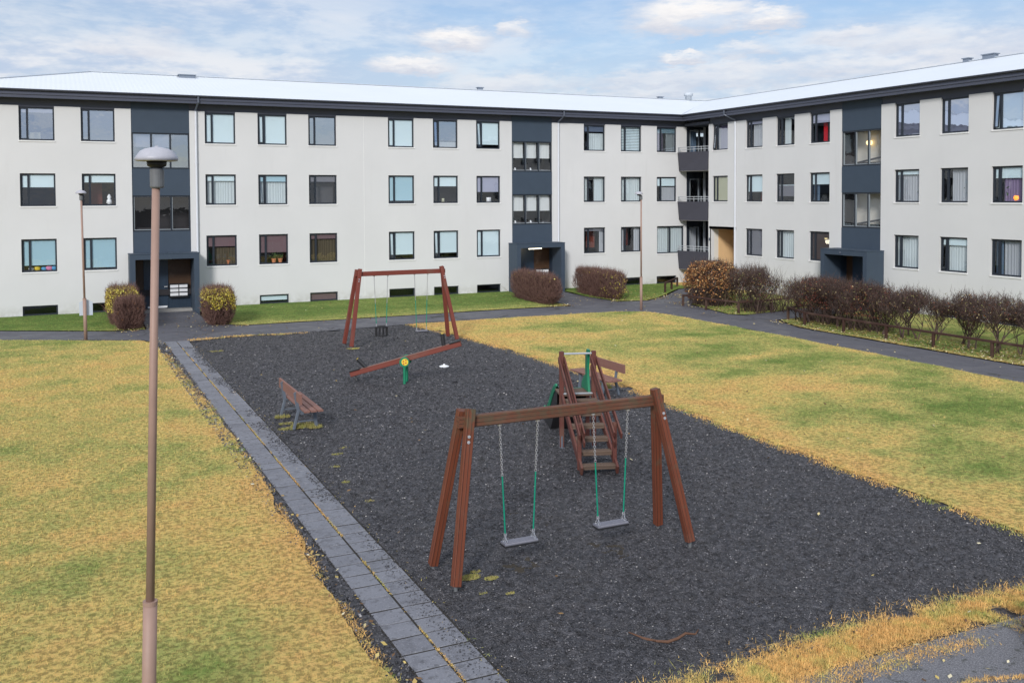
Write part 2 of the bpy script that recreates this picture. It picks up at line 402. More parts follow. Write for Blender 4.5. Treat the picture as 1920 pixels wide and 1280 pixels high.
def arr(name, V, F, m, parent=None, attrs=None, smooth=False):
    V = np.asarray(V, np.float32).reshape(-1, 3); F = np.asarray(F, np.int32); k = F.shape[1]
    me = bpy.data.meshes.new(name); me.vertices.add(len(V)); me.vertices.foreach_set('co', V.ravel())
    me.loops.add(F.size); me.loops.foreach_set('vertex_index', F.ravel())
    me.polygons.add(len(F)); me.polygons.foreach_set('loop_start', np.arange(len(F), dtype=np.int32)*k)
    try: me.polygons.foreach_set('loop_total', np.full(len(F), k, np.int32))
    except Exception: pass
    if smooth: me.polygons.foreach_set('use_smooth', np.ones(len(F), bool))
    for a, d in (attrs or {}).items():
        at = me.attributes.new(a, 'FLOAT', 'POINT'); at.data.foreach_set('value', np.asarray(d, np.float32))
    me.update(calc_edges=True); me.validate(); me.materials.append(MAT[m])
    o = bpy.data.objects.new(name, me); link(o, parent)
    return o
def tag(o, label=None, cat=None, group=None, kind=None):
    if label: o['label'] = label
    if cat: o['category'] = cat
    if group: o['group'] = group
    if kind: o['kind'] = kind
    return o
def empty(name, loc=(0, 0, 0), label=None, cat=None, group=None, rz=0):
    o = bpy.data.objects.new(name, None); link(o); o.location = loc; o.rotation_euler = (0, 0, rz); o.empty_display_size = .2
    return tag(o, label, cat, group)
def copy_tree(o, parent=None):
    c = o.copy(); C.objects.link(c); c.parent = parent
    for ch in list(o.children): copy_tree(ch, c)
    return c

# numpy value noise
_T = rng.random((256, 256))
def vn(x, y):
    xi = np.floor(x).astype(int); yi = np.floor(y).astype(int); fx = x-xi; fy = y-yi
    fx = fx*fx*(3-2*fx); fy = fy*fy*(3-2*fy)
    a = _T[xi % 256, yi % 256]; b = _T[(xi+1) % 256, yi % 256]; c = _T[xi % 256, (yi+1) % 256]; d = _T[(xi+1) % 256, (yi+1) % 256]
    return (a*(1-fx)+b*fx)*(1-fy)+(c*(1-fx)+d*fx)*fy
def fbm(x, y, o=4):
    s = 0; a = .5; t = 0
    for i in range(o): s = s+a*vn(x*2**i+i*17.3, y*2**i+i*9.1); t += a; a *= .5
    return s/t
def inpoly(px, py, poly):
    r = np.zeros(px.shape, bool); n = len(poly)
    for i in range(n):
        x0, y0 = poly[i][:2]; x1, y1 = poly[(i+1) % n][:2]
        c = ((y0 > py) != (y1 > py))
        with np.errstate(divide='ignore', invalid='ignore'): xx = (x1-x0)*(py-y0)/(y1-y0)+x0
        r ^= c & (px < xx)
    return r
def rag(poly, step=.22, amp=.07, keep=()):
    "subdivide a polygon's edges and jitter them; edges in keep stay straight"
    out = []; n = len(poly)
    for i in range(n):
        a, b = Vector(poly[i][:2]), Vector(poly[(i+1) % n][:2]); L = (b-a).length; k = max(1, int(L/step)); nn = Vector((-(b-a).y, (b-a).x)).normalized()
        for j in range(k):
            t = j/k; p = a.lerp(b, t)
            if i not in keep and j: p = p+nn*((vn(np.array(p.x*1.3), np.array(p.y*1.3))-.5)*amp*2.2+(random.random()-.5)*amp*.35)
            out.append((p.x, p.y))
    return out

# ------------------------------------------------------------------ ground
mb = MB(); mb.add([(-400, -400, -.06), (400, -400, -.06), (400, 400, -.06), (-400, 400, -.06)], [(0, 1, 2, 3)])
tag(mb.build('ground', 'soil'), kind='structure')

def zg(x, y):
    "terrain height: level court, rising a hand's breadth to the two facades"
    za = np.clip((y+3.2)/3.2, 0, 1)*.135; zb = np.clip((x+5.2)/5.2, 0, 1)*.13
    return np.maximum(np.where(x < 0, za, 0), np.where(y > -40, zb, 0))
GREEN = [(-33,-37.5,4,2.3,.45),(-30,-38.5,2,1.5,.35),(-33.5,-30.5,1.5,1.6,.25),(-17.5,-17,1.6,1.5,.45),(-14,-13,1.6,2.2,.3),(-13,-19.5,2.2,1.5,.55),(-12,-22.5,2,1.3,.5),(-14.5,-23,1.2,1.0,.4),(-11,-26,2,1.3,.45),(-16,-28,1.5,1.4,.4),(-12.5,-29.5,2.5,2,.5),(-16.5,-32.5,2,1.5,.45),
         (-31.5,-36.5,2,2.0,.42),(-33.5,-33,3,2.2,.34),(-30.6,-33.5,1.3,1.2,.22),(-31.5,-30.6,1.0,.5,.3),(-33,-7.4,3,.8,.3),(-30.8,-11.5,1.5,.7,.25),(-29.9,-21.8,.7,1.1,.35),(-31.4,-26.2,.5,.35,.4),(-10.5,-9.6,2.5,.9,.35),(-9.5,-18,.6,8,.25),(-12,-16,2.2,.8,.35),(-14.8,-11.3,2,.6,.2)]
ORANGE = [(-29.3,-24,.5,8,.22),(-30.5,-28.5,2.5,1.3,.2),(-18.6,-22,.7,14,.30),(-15,-15,2,1.3,.18),(-14,-25.2,1.6,.7,.2),(-29.4,-36,.4,4,.15),(-12,-21,.9,.35,.25)]
def dry(x, y):
    d = .69+(fbm(x*.22+3, y*.22, 3)-.5)*.55+(fbm(x*.9, y*.9+5, 3)-.5)*.4+(fbm(x*2.6, y*3.1+5, 3)-.5)*.4
    x0_, y0_ = x, y; x = x+(fbm(x*.8+31, y*.8, 4)-.5)*2.6; y = y+(fbm(x*.8, y*.8+77, 4)-.5)*2.6
    for cx_, cy_, rx, ry, a in GREEN: d = d-a*np.where(x < -28, .55, .9)*np.exp(-((x-cx_)/rx)**2-((y-cy_)/ry)**2)
    for cx_, cy_, rx, ry, a in ORANGE: d = d+a*np.exp(-((x-cx_)/rx)**2-((y-cy_)/ry)**2)
    x, y = x0_, y0_
    ns = np.clip((y+6.6)/3.2, 0, 1); d = np.where((y > -6.6) & (x < -1), .52-.46*ns+(d-.6)*.45, d)      # green strip at the north facade
    d = np.where((x > -6.3) & (y <= -6.6), .33+(d-.6)*.8, d)
    return np.clip(d, .02, 1.05)
def sheet(name, poly, m, z0=.02, step=.45, jit=.3, zf=True, attrs=True):
    P = np.array(poly); x0, y0 = P.min(0); x1, y1 = P.max(0)
    gx, gy = np.meshgrid(np.arange(x0+.1, x1, step), np.arange(y0+.1, y1, step)); gx = gx.ravel(); gy = gy.ravel()
    gx = gx+(rng.random(gx.size)-.5)*step*jit; gy = gy+(rng.random(gy.size)-.5)*step*jit
    k = inpoly(gx, gy, poly); pts = [Vector(p) for p in poly]+[Vector((a, b)) for a, b in zip(gx[k], gy[k])]
    n = len(poly); r = delaunay_2d_cdt(pts, [(i, (i+1) % n) for i in range(n)], [list(range(n))], 1, 1e-5)
    V = np.array([tuple(v) for v in r[0]]); F = np.array([f for f in r[2] if len(f) == 3])
    z = zg(V[:, 0], V[:, 1])*(1 if zf else 0)+z0
    return arr(name, np.c_[V, z], F, m, attrs={'dry': dry(V[:, 0], V[:, 1])} if attrs else None, smooth=True)

# gravel pit: a fine displaced grid (its rim runs under the lawns)
def gz(x, y):
    b = (fbm(x*5.5, y*7.5, 3)-.5)*.08+(fbm(x*1.1, y*1.1+40, 3)-.5)*.06-.018+(fbm(x*13, y*17+5, 2)-.5)*.05
    for sx_, sy_ in ((-26.46, -33.1), (-25.0, -33.1)): b = b-.05*np.exp(-((x-sx_)/.45)**2-((y-sy_)/.6)**2)
    return b
for gs, ya, yb in ((.034, -37.8, -24.0), (.06, -24.05, -8.3)):
    xs = np.arange(-28.0, -18.0, gs); ys = np.arange(ya, yb, gs); GX, GY = np.meshgrid(xs, ys)
    GZ = gz(GX, GY)+rng.random(GX.shape)*.010
    fz = np.clip((GY+37.0)/.7, 0, 1); GZ = GZ*fz-.012*(1-fz)
    GZ = np.where(GX < -27.95, -.02, GZ); fe = np.clip((-18.95-GX)/.4, 0, 1); GZ = GZ*fe+.006*(1-fe)
    nx, ny = len(xs), len(ys); I = np.arange(nx*ny).reshape(ny, nx)
    F = np.stack([I[:-1, :-1], I[:-1, 1:], I[1:, 1:], I[1:, :-1]], -1).reshape(-1, 4)
    tag(arr('gravel_ground', np.stack([GX, GY, GZ], -1), F, 'gravel'), kind='structure')

def octs(P, s, flat=.6):
    "one small random octahedral stone per row of P"
    n = len(P); d = np.array([[1,0,0],[-1,0,0],[0,1,0],[0,-1,0],[0,0,1],[0,0,-1]], float)
    a = rng.random(n)*6.28; ca, sa = np.cos(a), np.sin(a)
    q = d[None]*s[:, None, None]*(.6+.8*rng.random((n, 6, 1))); q[:, :, 2] *= flat
    x = q[:, :, 0]*ca[:, None]-q[:, :, 1]*sa[:, None]; y = q[:, :, 0]*sa[:, None]+q[:, :, 1]*ca[:, None]
    V = np.stack([x, y, q[:, :, 2]], -1)+P[:, None]
    f = np.array([[0,2,4],[2,1,4],[1,3,4],[3,0,4],[2,0,5],[1,2,5],[3,1,5],[0,3,5]])
    return V.reshape(-1, 3), (f[None]+np.arange(n)[:, None, None]*6).reshape(-1, 3)
PITPOLY = rag([(-27.95, -9.0), (-24, -9.15), (-19.6, -8.75), (-18.85, -12.4), (-18.55, -17), (-18.5, -23), (-18.95, -28.7), (-19.05, -33), (-19.15, -37.0), (-20.5, -36.75), (-27.9, -36.75)], .3, .12)
def camd(x, y): return np.hypot(x+32.1, y+44.8)
n = 330000
px = -27.95+9.5*rng.random(n); py = -37.0+28*rng.random(n)
k = inpoly(px, py, PITPOLY) & (rng.random(n) < np.clip((13/camd(px, py))**1.6, .12, 1)); px, py = px[k], py[k]
sz = .006+.010*rng.random(len(px))**2; sz *= np.clip(camd(px, py)/13, 1, 1.8)
V, F = octs(np.c_[px, py, gz(px, py)+.008], sz)
n = 5200; qx = -28.33+.42*rng.random(n)**.6; qy = -41+31.5*rng.random(n); k = fbm(qx*2+4, qy*.9, 3)+.35*(qx+28.33) > .56; qx, qy = qx[k], qy[k]
V2, F2 = octs(np.c_[qx, qy, np.full(len(qx), .018)], (.005+.008*rng.random(len(qx)))*np.clip(camd(qx, qy)/13, 1, 1.6)); F = np.concatenate([F, F2+len(V)]); V = np.concatenate([V, V2])
tag(arr('gravel_stones', V, F, 'pebble'), 'loose dark gravel stones covering the play area', 'gravel', kind='stuff')

# asphalt
tag(sheet('asphalt_path', [(-38, -2.2), (-34.1, -3.45), (-30.3, -5.5), (-29.05, -5.6), (-28.95, -.9), (-26.7, -.9), (-26.6, -4.9), (-25.5, -6.1), (-20.2, -6.15), (-14.2, -6.08), (-10.75, -6.2), (-10.7, -.9), (-8.3, -.9), (-8.15, -3), (-7.9, -5.6),
   (-6.4, -6.0), (-4.4, -4.6), (-2.2, -2.6), (.1, -2.5), (.1, -4.4), (-3.3, -6.0), (-5.6, -8.3), (-6.35, -12), (-6.0, -12.6), (-1.0, -12.3), (-1.0, -14.3), (-5.8, -14.4), (-6.6, -16.6), (-6.5, -40), (-8.9, -40), (-8.75, -24), (-8.55, -17), (-8.6, -11.4),
   (-8.95, -9.7), (-10.2, -9.0), (-15.4, -8.75), (-19.3, -8.7), (-23.8, -9.2), (-26.3, -8.85), (-27.6, -9.5), (-28.95, -9.5), (-29.4, -8.45), (-34, -6.0), (-38, -4.4)], 'asphalt', .004, .8, attrs=False, zf=True), kind='structure')
tag(sheet('asphalt_yard', [(-27.96, -37.1), (-23.7, -37.15), (-15, -37.25), (-15, -41.5), (-27.96, -41.5)], 'yard', -.002, .8, zf=False, attrs=False), kind='structure')
# paver path: two rows of slabs
mb = MB(); y = -9.3
while y > -42:
    for x0 in (-28.765, -28.353):
        x1 = x0+.386; yy = y+random.uniform(-.008, .008); t = [random.uniform(-.005, .005) for _ in range(4)]; z = .012; e = .010
        y0_, y1_ = yy-.374, yy
        mb.add([(x0, y0_, -.05), (x1, y0_, -.05), (x1, y1_, -.05), (x0, y1_, -.05), (x0, y0_, z-e), (x1, y0_, z-e), (x1, y1_, z-e), (x0, y1_, z-e),
                (x0+e, y0_+e, z+t[0]), (x1-e, y0_+e, z+t[1]), (x1-e, y1_-e, z+t[2]), (x0+e, y1_-e, z+t[3])],
               [(0,1,5,4),(1,2,6,5),(2,3,7,6),(3,0,4,7),(4,5,9,8),(5,6,10,9),(6,7,11,10),(7,4,8,11),(8,9,10,11)])
    y -= .40
tag(mb.build('paver_path', 'paver'), kind='structure')
mb = MB(); mb.add([(-28.79, -42, .003), (-27.94, -42, .003), (-27.94, -9.2, .003), (-28.79, -9.2, .003)], [(0, 1, 2, 3)]); tag(mb.build('paver_bedding', 'joint'), kind='structure')

# lawns
LAWN = {
 'west': rag([(-60, -3.0), (-38, -4.4), (-34, -6.05), (-29.5, -8.5), (-29.2, -9.6), (-29.05, -12), (-28.85, -21), (-28.9, -28), (-29.02, -32), (-29.05, -36), (-29.1, -42), (-60, -42)], .2, .09, keep=(0, 11, 10)),
 'east': rag([(-19.4, -8.8), (-15.4, -8.8), (-10.2, -9.05), (-9.0, -9.75), (-8.65, -11.4), (-8.6, -17), (-8.8, -24), (-8.95, -40), (-15, -40), (-19.1, -38), (-19.15, -35.4), (-19.1, -33), (-18.95, -28.7), (-18.55, -23.2), (-18.6, -17), (-18.95, -12.4)], .2, .10, keep=(7, 8)),
 'northstrip1': rag([(-38, .02), (-29.35, .02), (-29.1, -5.55), (-30.3, -5.45), (-34.1, -3.4), (-38, -2.1)], .25, .04, keep=(0, 1)),
 'northstrip2': rag([(-26.5, .02), (-10.95, .02), (-10.8, -6.1), (-14.2, -6.0), (-20.2, -6.1), (-25.5, -6.05), (-26.5, -4.8)], .25, .04, keep=(0, 1)),
 'northstrip3': rag([(-8.2, .02), (.1, .02), (.1, -2.4), (-2.2, -2.5), (-4.5, -4.5), (-6.4, -5.9), (-7.8, -5.5), (-8.1, -3)], .25, .04, keep=(0, 1)),
 'eaststrip1': rag([(.02, -4.5), (.02, -12.2), (-1.1, -12.2), (-5.9, -12.5), (-6.3, -12), (-5.5, -8.3), (-3.3, -6.1)], .25, .04, keep=(0,)),
 'eaststrip2': rag([(.02, -14.6), (.02, -40), (-6.45, -40), (-6.5, -16.6), (-5.7, -14.5), (-1.1, -14.4)], .25, .04, keep=(0, 1))}
for k_, p_ in LAWN.items():
    tag(sheet('lawn', p_, 'lawn', .012 if k_ == 'west' else .022, .4), kind='structure')

def blades(P, D, ln, wd, lean=1.3):
    n = len(P); a = rng.random(n)*6.283; b = rng.random(n)*6.283; L = ln*(.5+rng.random(n)); w = wd*(.7+.6*rng.random(n)); lr = lean*rng.random(n)
    ca, sa = np.cos(a), np.sin(a); e = np.c_[ca*w[:, None][:, 0], sa*w, np.zeros(n)]
    tip = P+np.c_[np.cos(b)*L*lr, np.sin(b)*L*lr, L*np.clip(1-.62*lr, .12, 1)]
    V = np.stack([P-e, P+e, tip], 1).reshape(-1, 3); F = np.arange(3*n).reshape(n, 3)
    return V, F, np.repeat(D, 3)
PV = []; PF = []; PD = []; base = 0
def addb(poly, n, ln, wd, power=1.8, ref=11, box=None, lift=.015, dd=0):
    global base
    P_ = np.array(poly); x0, y0 = P_.min(0); x1, y1 = P_.max(0)
    if box: x0, y0, x1, y1 = box
    x = x0+(x1-x0)*rng.random(n); y = y0+(y1-y0)*rng.random(n)
    c = camd(x, y); k = inpoly(x, y, poly) & (rng.random(n) < np.clip((ref/c)**power, 0, 1))
    # in view only (generously)
    fx = (x-CAMP.x)*math.cos(YAW)-(y-CAMP.y)*math.sin(YAW); fy = (x-CAMP.x)*math.sin(YAW)+(y-CAMP.y)*math.cos(YAW)
    k &= (fy > 4) & (np.abs(fx)/np.maximum(fy, .1) < .68)
    x, y, c = x[k], y[k], c[k]; f = np.clip(c/ref, 1, 3.2)
    V, F, D = blades(np.c_[x, y, zg(x, y)+lift], dry(x, y)+dd, ln*np.clip(f, 1, 1.6), wd*f)
    PV.append(V); PF.append(F+base); PD.append(D); base += len(V)
addb(LAWN['west'], 900000, .027, .0024, 1.7, 10, (-40, -39, -28.6, -5.5))
addb(LAWN['east'], 640000, .030, .0029, 1.5, 14, (-19.6, -38, -8.5, -8.6))
for k_ in ('northstrip1', 'northstrip2', 'northstrip3', 'eaststrip1', 'eaststrip2'): addb(LAWN[k_], 26000, .05, .008, 0, 50, lift=.01)
# ragged turf lips hanging over the edges
def edgeb(pts, n, wid, ln, wd, dd=.1, thr=.38):
    global base
    pts = np.array(pts); seg = np.hypot(*np.diff(pts, axis=0).T); t = rng.random(n)*seg.sum(); cs = np.r_[0, np.cumsum(seg)]
    i = np.searchsorted(cs, t)-1; u = (t-cs[i])/seg[i]; p = pts[i]*(1-u[:, None])+pts[i+1]*u[:, None]; p = p+rng.normal(0, wid, p.shape)
    p = p[fbm(p[:, 0]*1.7, p[:, 1]*1.7, 3)+rng.normal(0, .045, len(p)) > thr]
    V, F, D = blades(np.c_[p, zg(p[:, 0], p[:, 1])+.006], dry(p[:, 0], p[:, 1])+dd+(fbm(p[:, 0]*4, p[:, 1]*4+9, 2)-.5)*1.1, ln*(.4+.9*rng.random(len(p))), wd, 1.5)
    PV.append(V); PF.append(F+base); PD.append(D); base += len(V)
edgeb([(-29.0, -12), (-28.85, -21), (-28.9, -28), (-29.02, -32), (-29.1, -40)], 12000, .05, .04, .005, .08)
edgeb([(-19.15, -37), (-19.1, -33), (-18.95, -28.7), (-18.55, -23.2), (-18.6, -17), (-18.95, -12.4), (-19.5, -8.9)], 26000, .13, .045, .008, .12)
edgeb([(-28, -9.3), (-26.4, -9.0), (-23.8, -9.35)], 1800, .13, .05, .010, .2)
edgeb([(-28.355, -9.6), (-28.355, -41)], 10000, .013, .018, .0055, .12, .43)
edgeb([(-28.0, -9.5), (-27.95, -40)], 700, .10, .03, .006, .0)
edgeb([(-26.9, -37.0), (-25.4, -36.85), (-24.2, -36.75), (-22.8, -36.75), (-21.4, -36.85), (-19.4, -37.1), (-17, -37.2)], 60000, .17, .055, .0040, .06, .27)
edgeb([(-27.2, -37.2), (-25.6, -37.15), (-24.2, -36.98), (-22.8, -36.95), (-21.4, -37.0)], 20000, .12, .045, .0040, .12, .3)
edgeb([(-25.0, -37.4), (-23.6, -37.35), (-22.6, -37.45), (-21.4, -37.35), (-20, -37.5)], 4000, .07, .04, .0042, .12)
edgeb([(-24.4, -38.1), (-23.6, -38.0), (-23.0, -38.2), (-22.3, -38.0)], 1500, .03, .04, .004, .2)
ob = arr('grass', np.concatenate(PV), np.concatenate(PF), 'blade', attrs={'dry': np.concatenate(PD)})
tag(ob, 'short autumn grass, straw yellow and green, over the courtyard lawns', 'grass', kind='stuff')

xs2 = np.arange(-29.5, -28.70, .06); ys2 = np.arange(-42, -9.4, .07); GX, GY = np.meshgrid(xs2, ys2); GZ = -.001+(fbm(GX*6, GY*6, 3)-.5)*.03-.03*np.clip((-28.9-GX)/.15, 0, 1)
ny, nx = GX.shape; I = np.arange(nx*ny).reshape(ny, nx)
tag(arr('gravel_strip', np.stack([GX, GY, GZ], -1), np.stack([I[:-1, :-1], I[:-1, 1:], I[1:, 1:], I[1:, :-1]], -1).reshape(-1, 4), 'gravel'), kind='structure')

# moss and weeds in the gravel, litter strip, fallen leaves
def clump(cx, cy, r, n, ln, wd):
    a = rng.random(n)*6.283; q = r*np.sqrt(rng.random(n)); return np.c_[cx+np.cos(a)*q*1.25, cy+np.sin(a)*q*.7, np.full(n, .0)], ln, wd
MV = []; MF = []; b0 = 0
for cx_, cy_, r, n, ln, wd in [(-27.25, -33.2, .13, 900, .022, .007), (-27.0, -33.35, .08, 400, .02, .007), (-27.1, -33.05, .06, 200, .02, .007), (-26.98, -33.9, .05, 150, .02, .007), (-27.3, -33.75, .05, 120, .018, .006),
        (-27.28, -23.85, .22, 900, .09, .008), (-27.05, -24.05, .12, 300, .06, .008), (-27.5, -22.75, .14, 300, .07, .008), (-27.6, -23.9, .2, 260, .03, .009), (-27.55, -23.4, .15, 160, .03, .009),
        (-19.25, -23.3, .2, 420, .12, .010), (-19.0, -22.9, .14, 200, .10, .010), (-23.24, -13.75, .18, 260, .035, .016), (-27.5, -27.3, .09, 130, .03, .008), (-27.55, -28.3, .08, 110, .03, .008),
        (-27.2, -26.4, .1, 100, .02, .008), (-26.95, -26.0, .09, 90, .02, .008), (-27.5, -29.5, .07, 60, .02, .008), (-27.45, -12.2, .2, 120, .03, .014)]:
    P_, ln, wd = clump(cx_, cy_, r, n, ln, wd); V, F, _ = blades(P_, np.zeros(n), ln, wd*.8, .7); MV.append(V); MF.append(F+b0); b0 += len(V)
tag(arr('weeds', np.concatenate(MV), np.concatenate(MF), 'moss'), 'yellow green moss and weed tufts growing in the dark gravel', 'weeds', kind='stuff')

def quads(P, s, tilt=.5, asp=1.5):
    n = len(P); a = rng.random(n)*6.283; t = rng.normal(0, tilt, (n, 2))
    ux = np.c_[np.cos(a), np.sin(a), t[:, 0]]; uy = np.c_[-np.sin(a), np.cos(a), t[:, 1]]
    ux = ux/np.linalg.norm(ux, axis=1)[:, None]*s[:, None]*asp*.5; uy = uy/np.linalg.norm(uy, axis=1)[:, None]*s[:, None]*.5
    V = np.stack([P-ux, P-uy*.9, P+ux, P+uy*.9], 1).reshape(-1, 3)
    return V, np.arange(4*n).reshape(n, 4)
LP = []
def scat(n, x0, y0, x1, y1, clus=0):
    x = x0+(x1-x0)*rng.random(n); y = y0+(y1-y0)*rng.random(n)
    if clus:
        k = fbm(x*1.2, y*1.2, 3) > clus; x, y = x[k], y[k]
    LP.append(np.c_[x, y, zg(x, y)+.045])
scat(700, -8.3, -6.0, -2.5, -4.2, .40); scat(260, -8.2, -4.4, -4, -1); scat(130, -11.8, -6.4, -10.6, -5.6); scat(70, -10.6, -6.5, -8.2, -1.5)
scat(800, -6.3, -12.4, -3.5, -7.2, .35); scat(3600, -6.6, -30, -4.3, -14.6, .30); scat(60, -8.8, -30, -6.6, -7); scat(150, -30.2, -6.2, -28.9, -4.0); scat(60, -26.9, -6.5, -25.3, -5.4)
scat(80, -28.8, -9, -26.7, -1); scat(220, -18.5, -34, -9, -9); scat(60, -24, -6, -12, -1); scat(45, -27.7, -36, -19.3, -9.5); scat(200, -15, -12, -8.5, -8.8, .45); scat(280, -29.12, -40, -28.75, -9); scat(50, -34, -8.5, -14, -5.5); scat(70, -26.5, -38.6, -20, -36.8)
LPc = np.concatenate(LP); V, F = quads(LPc, .030+.035*rng.random(len(LPc)), .35)
tag(arr('fallen_leaves', V, F, 'fallen'), 'small pale yellow fallen leaves lying on grass, gravel and paths', 'leaves', kind='stuff')
# dark crumbly strip between lawn and slabs
n = 9000; x = -29.12+.38*rng.random(n); y = -41+31.5*rng.random(n); V, F = octs(np.c_[x, y, np.full(n, -.01)+.02*rng.random(n)], (.008+.02*rng.random(n)**2)*np.clip(camd(x, y)/13, 1, 1.8))
tag(arr('soil_crumbs', V, F, 'pebble'), 'dark stones and soil in the strip beside the slab path', 'gravel', kind='stuff')

# ------------------------------------------------------------------ apartment building
B = empty('apartment_building', (0, 0, 0), 'white rendered three storey L shaped apartment block with dark slate bands and pale metal roof', 'building')
MA = lambda u, d, z: (u, d, z)
MBf = lambda u, d, z: (d, -u, z)
def mbox(mb, M, u0, u1, d0, d1, z0, z1): mb.box(M(u0, d0, z0), M(u1, d1, z1))
ZR = {3: (7.491, 8.875), 2: (4.739, 6.113), 1: (1.98, 3.363), 0: (.15, .565)}
TOP = 8.93
def wall(name, M, u0, u1, holes, dr=.22):
    us = sorted({u0, u1, *[h[0] for h in holes], *[h[1] for h in holes]}); zs = sorted({-.3, TOP, *[h[2] for h in holes], *[h[3] for h in holes]})
    mb = MB()
    def hole(uc, zc): return any(h[0] < uc < h[1] and h[2] < zc < h[3] for h in holes)
    H = [[hole((us[i]+us[i+1])/2, (zs[j]+zs[j+1])/2) for j in range(len(zs)-1)] for i in range(len(us)-1)]
    for i in range(len(us)-1):
        for j in range(len(zs)-1):
            if H[i][j]: continue
            a, b, c, d = us[i], us[i+1], zs[j], zs[j+1]
            mb.add([M(a, 0, c), M(b, 0, c), M(b, 0, d), M(a, 0, d)], [(0, 1, 2, 3)])
            if i == 0 or H[i-1][j]: mb.add([M(a, 0, c), M(a, dr, c), M(a, dr, d), M(a, 0, d)], [(0, 1, 2, 3)])
            if i == len(us)-2 or H[i+1][j]: mb.add([M(b, 0, c), M(b, dr, c), M(b, dr, d), M(b, 0, d)], [(0, 1, 2, 3)])
            if j > 0 and H[i][j-1]: mb.add([M(a, 0, c), M(b, 0, c), M(b, dr, c), M(a, dr, c)], [(0, 1, 2, 3)])
            if j == len(zs)-2 or H[i][j+1]: mb.add([M(a, 0, d), M(b, 0, d), M(b, dr, d), M(a, dr, d)], [(0, 1, 2, 3)])
    return mb.build(name, 'render', B)
def curtain(M, u0, u1, z0, z1, d, m, amp=.010, per=.12, parent=None, slant=0):
    n = max(6, int((u1-u0)/.02)); vs = []
    ph = random.random()*6
    for i in range(n+1):
        u = u0+(u1-u0)*i/n; dd = d+amp*math.sin(u/per*6.28+ph+1.2*math.sin(u*9+ph))
        ub = u+slant*(1-i/n)*0
        vs += [M(ub, dd, z0), M(u, dd, z1)]
    mb = MB(); mb.add(vs, [(2*i, 2*i+2, 2*i+3, 2*i+1) for i in range(n)])
    return mb.build('curtain', m, parent, smooth=True)
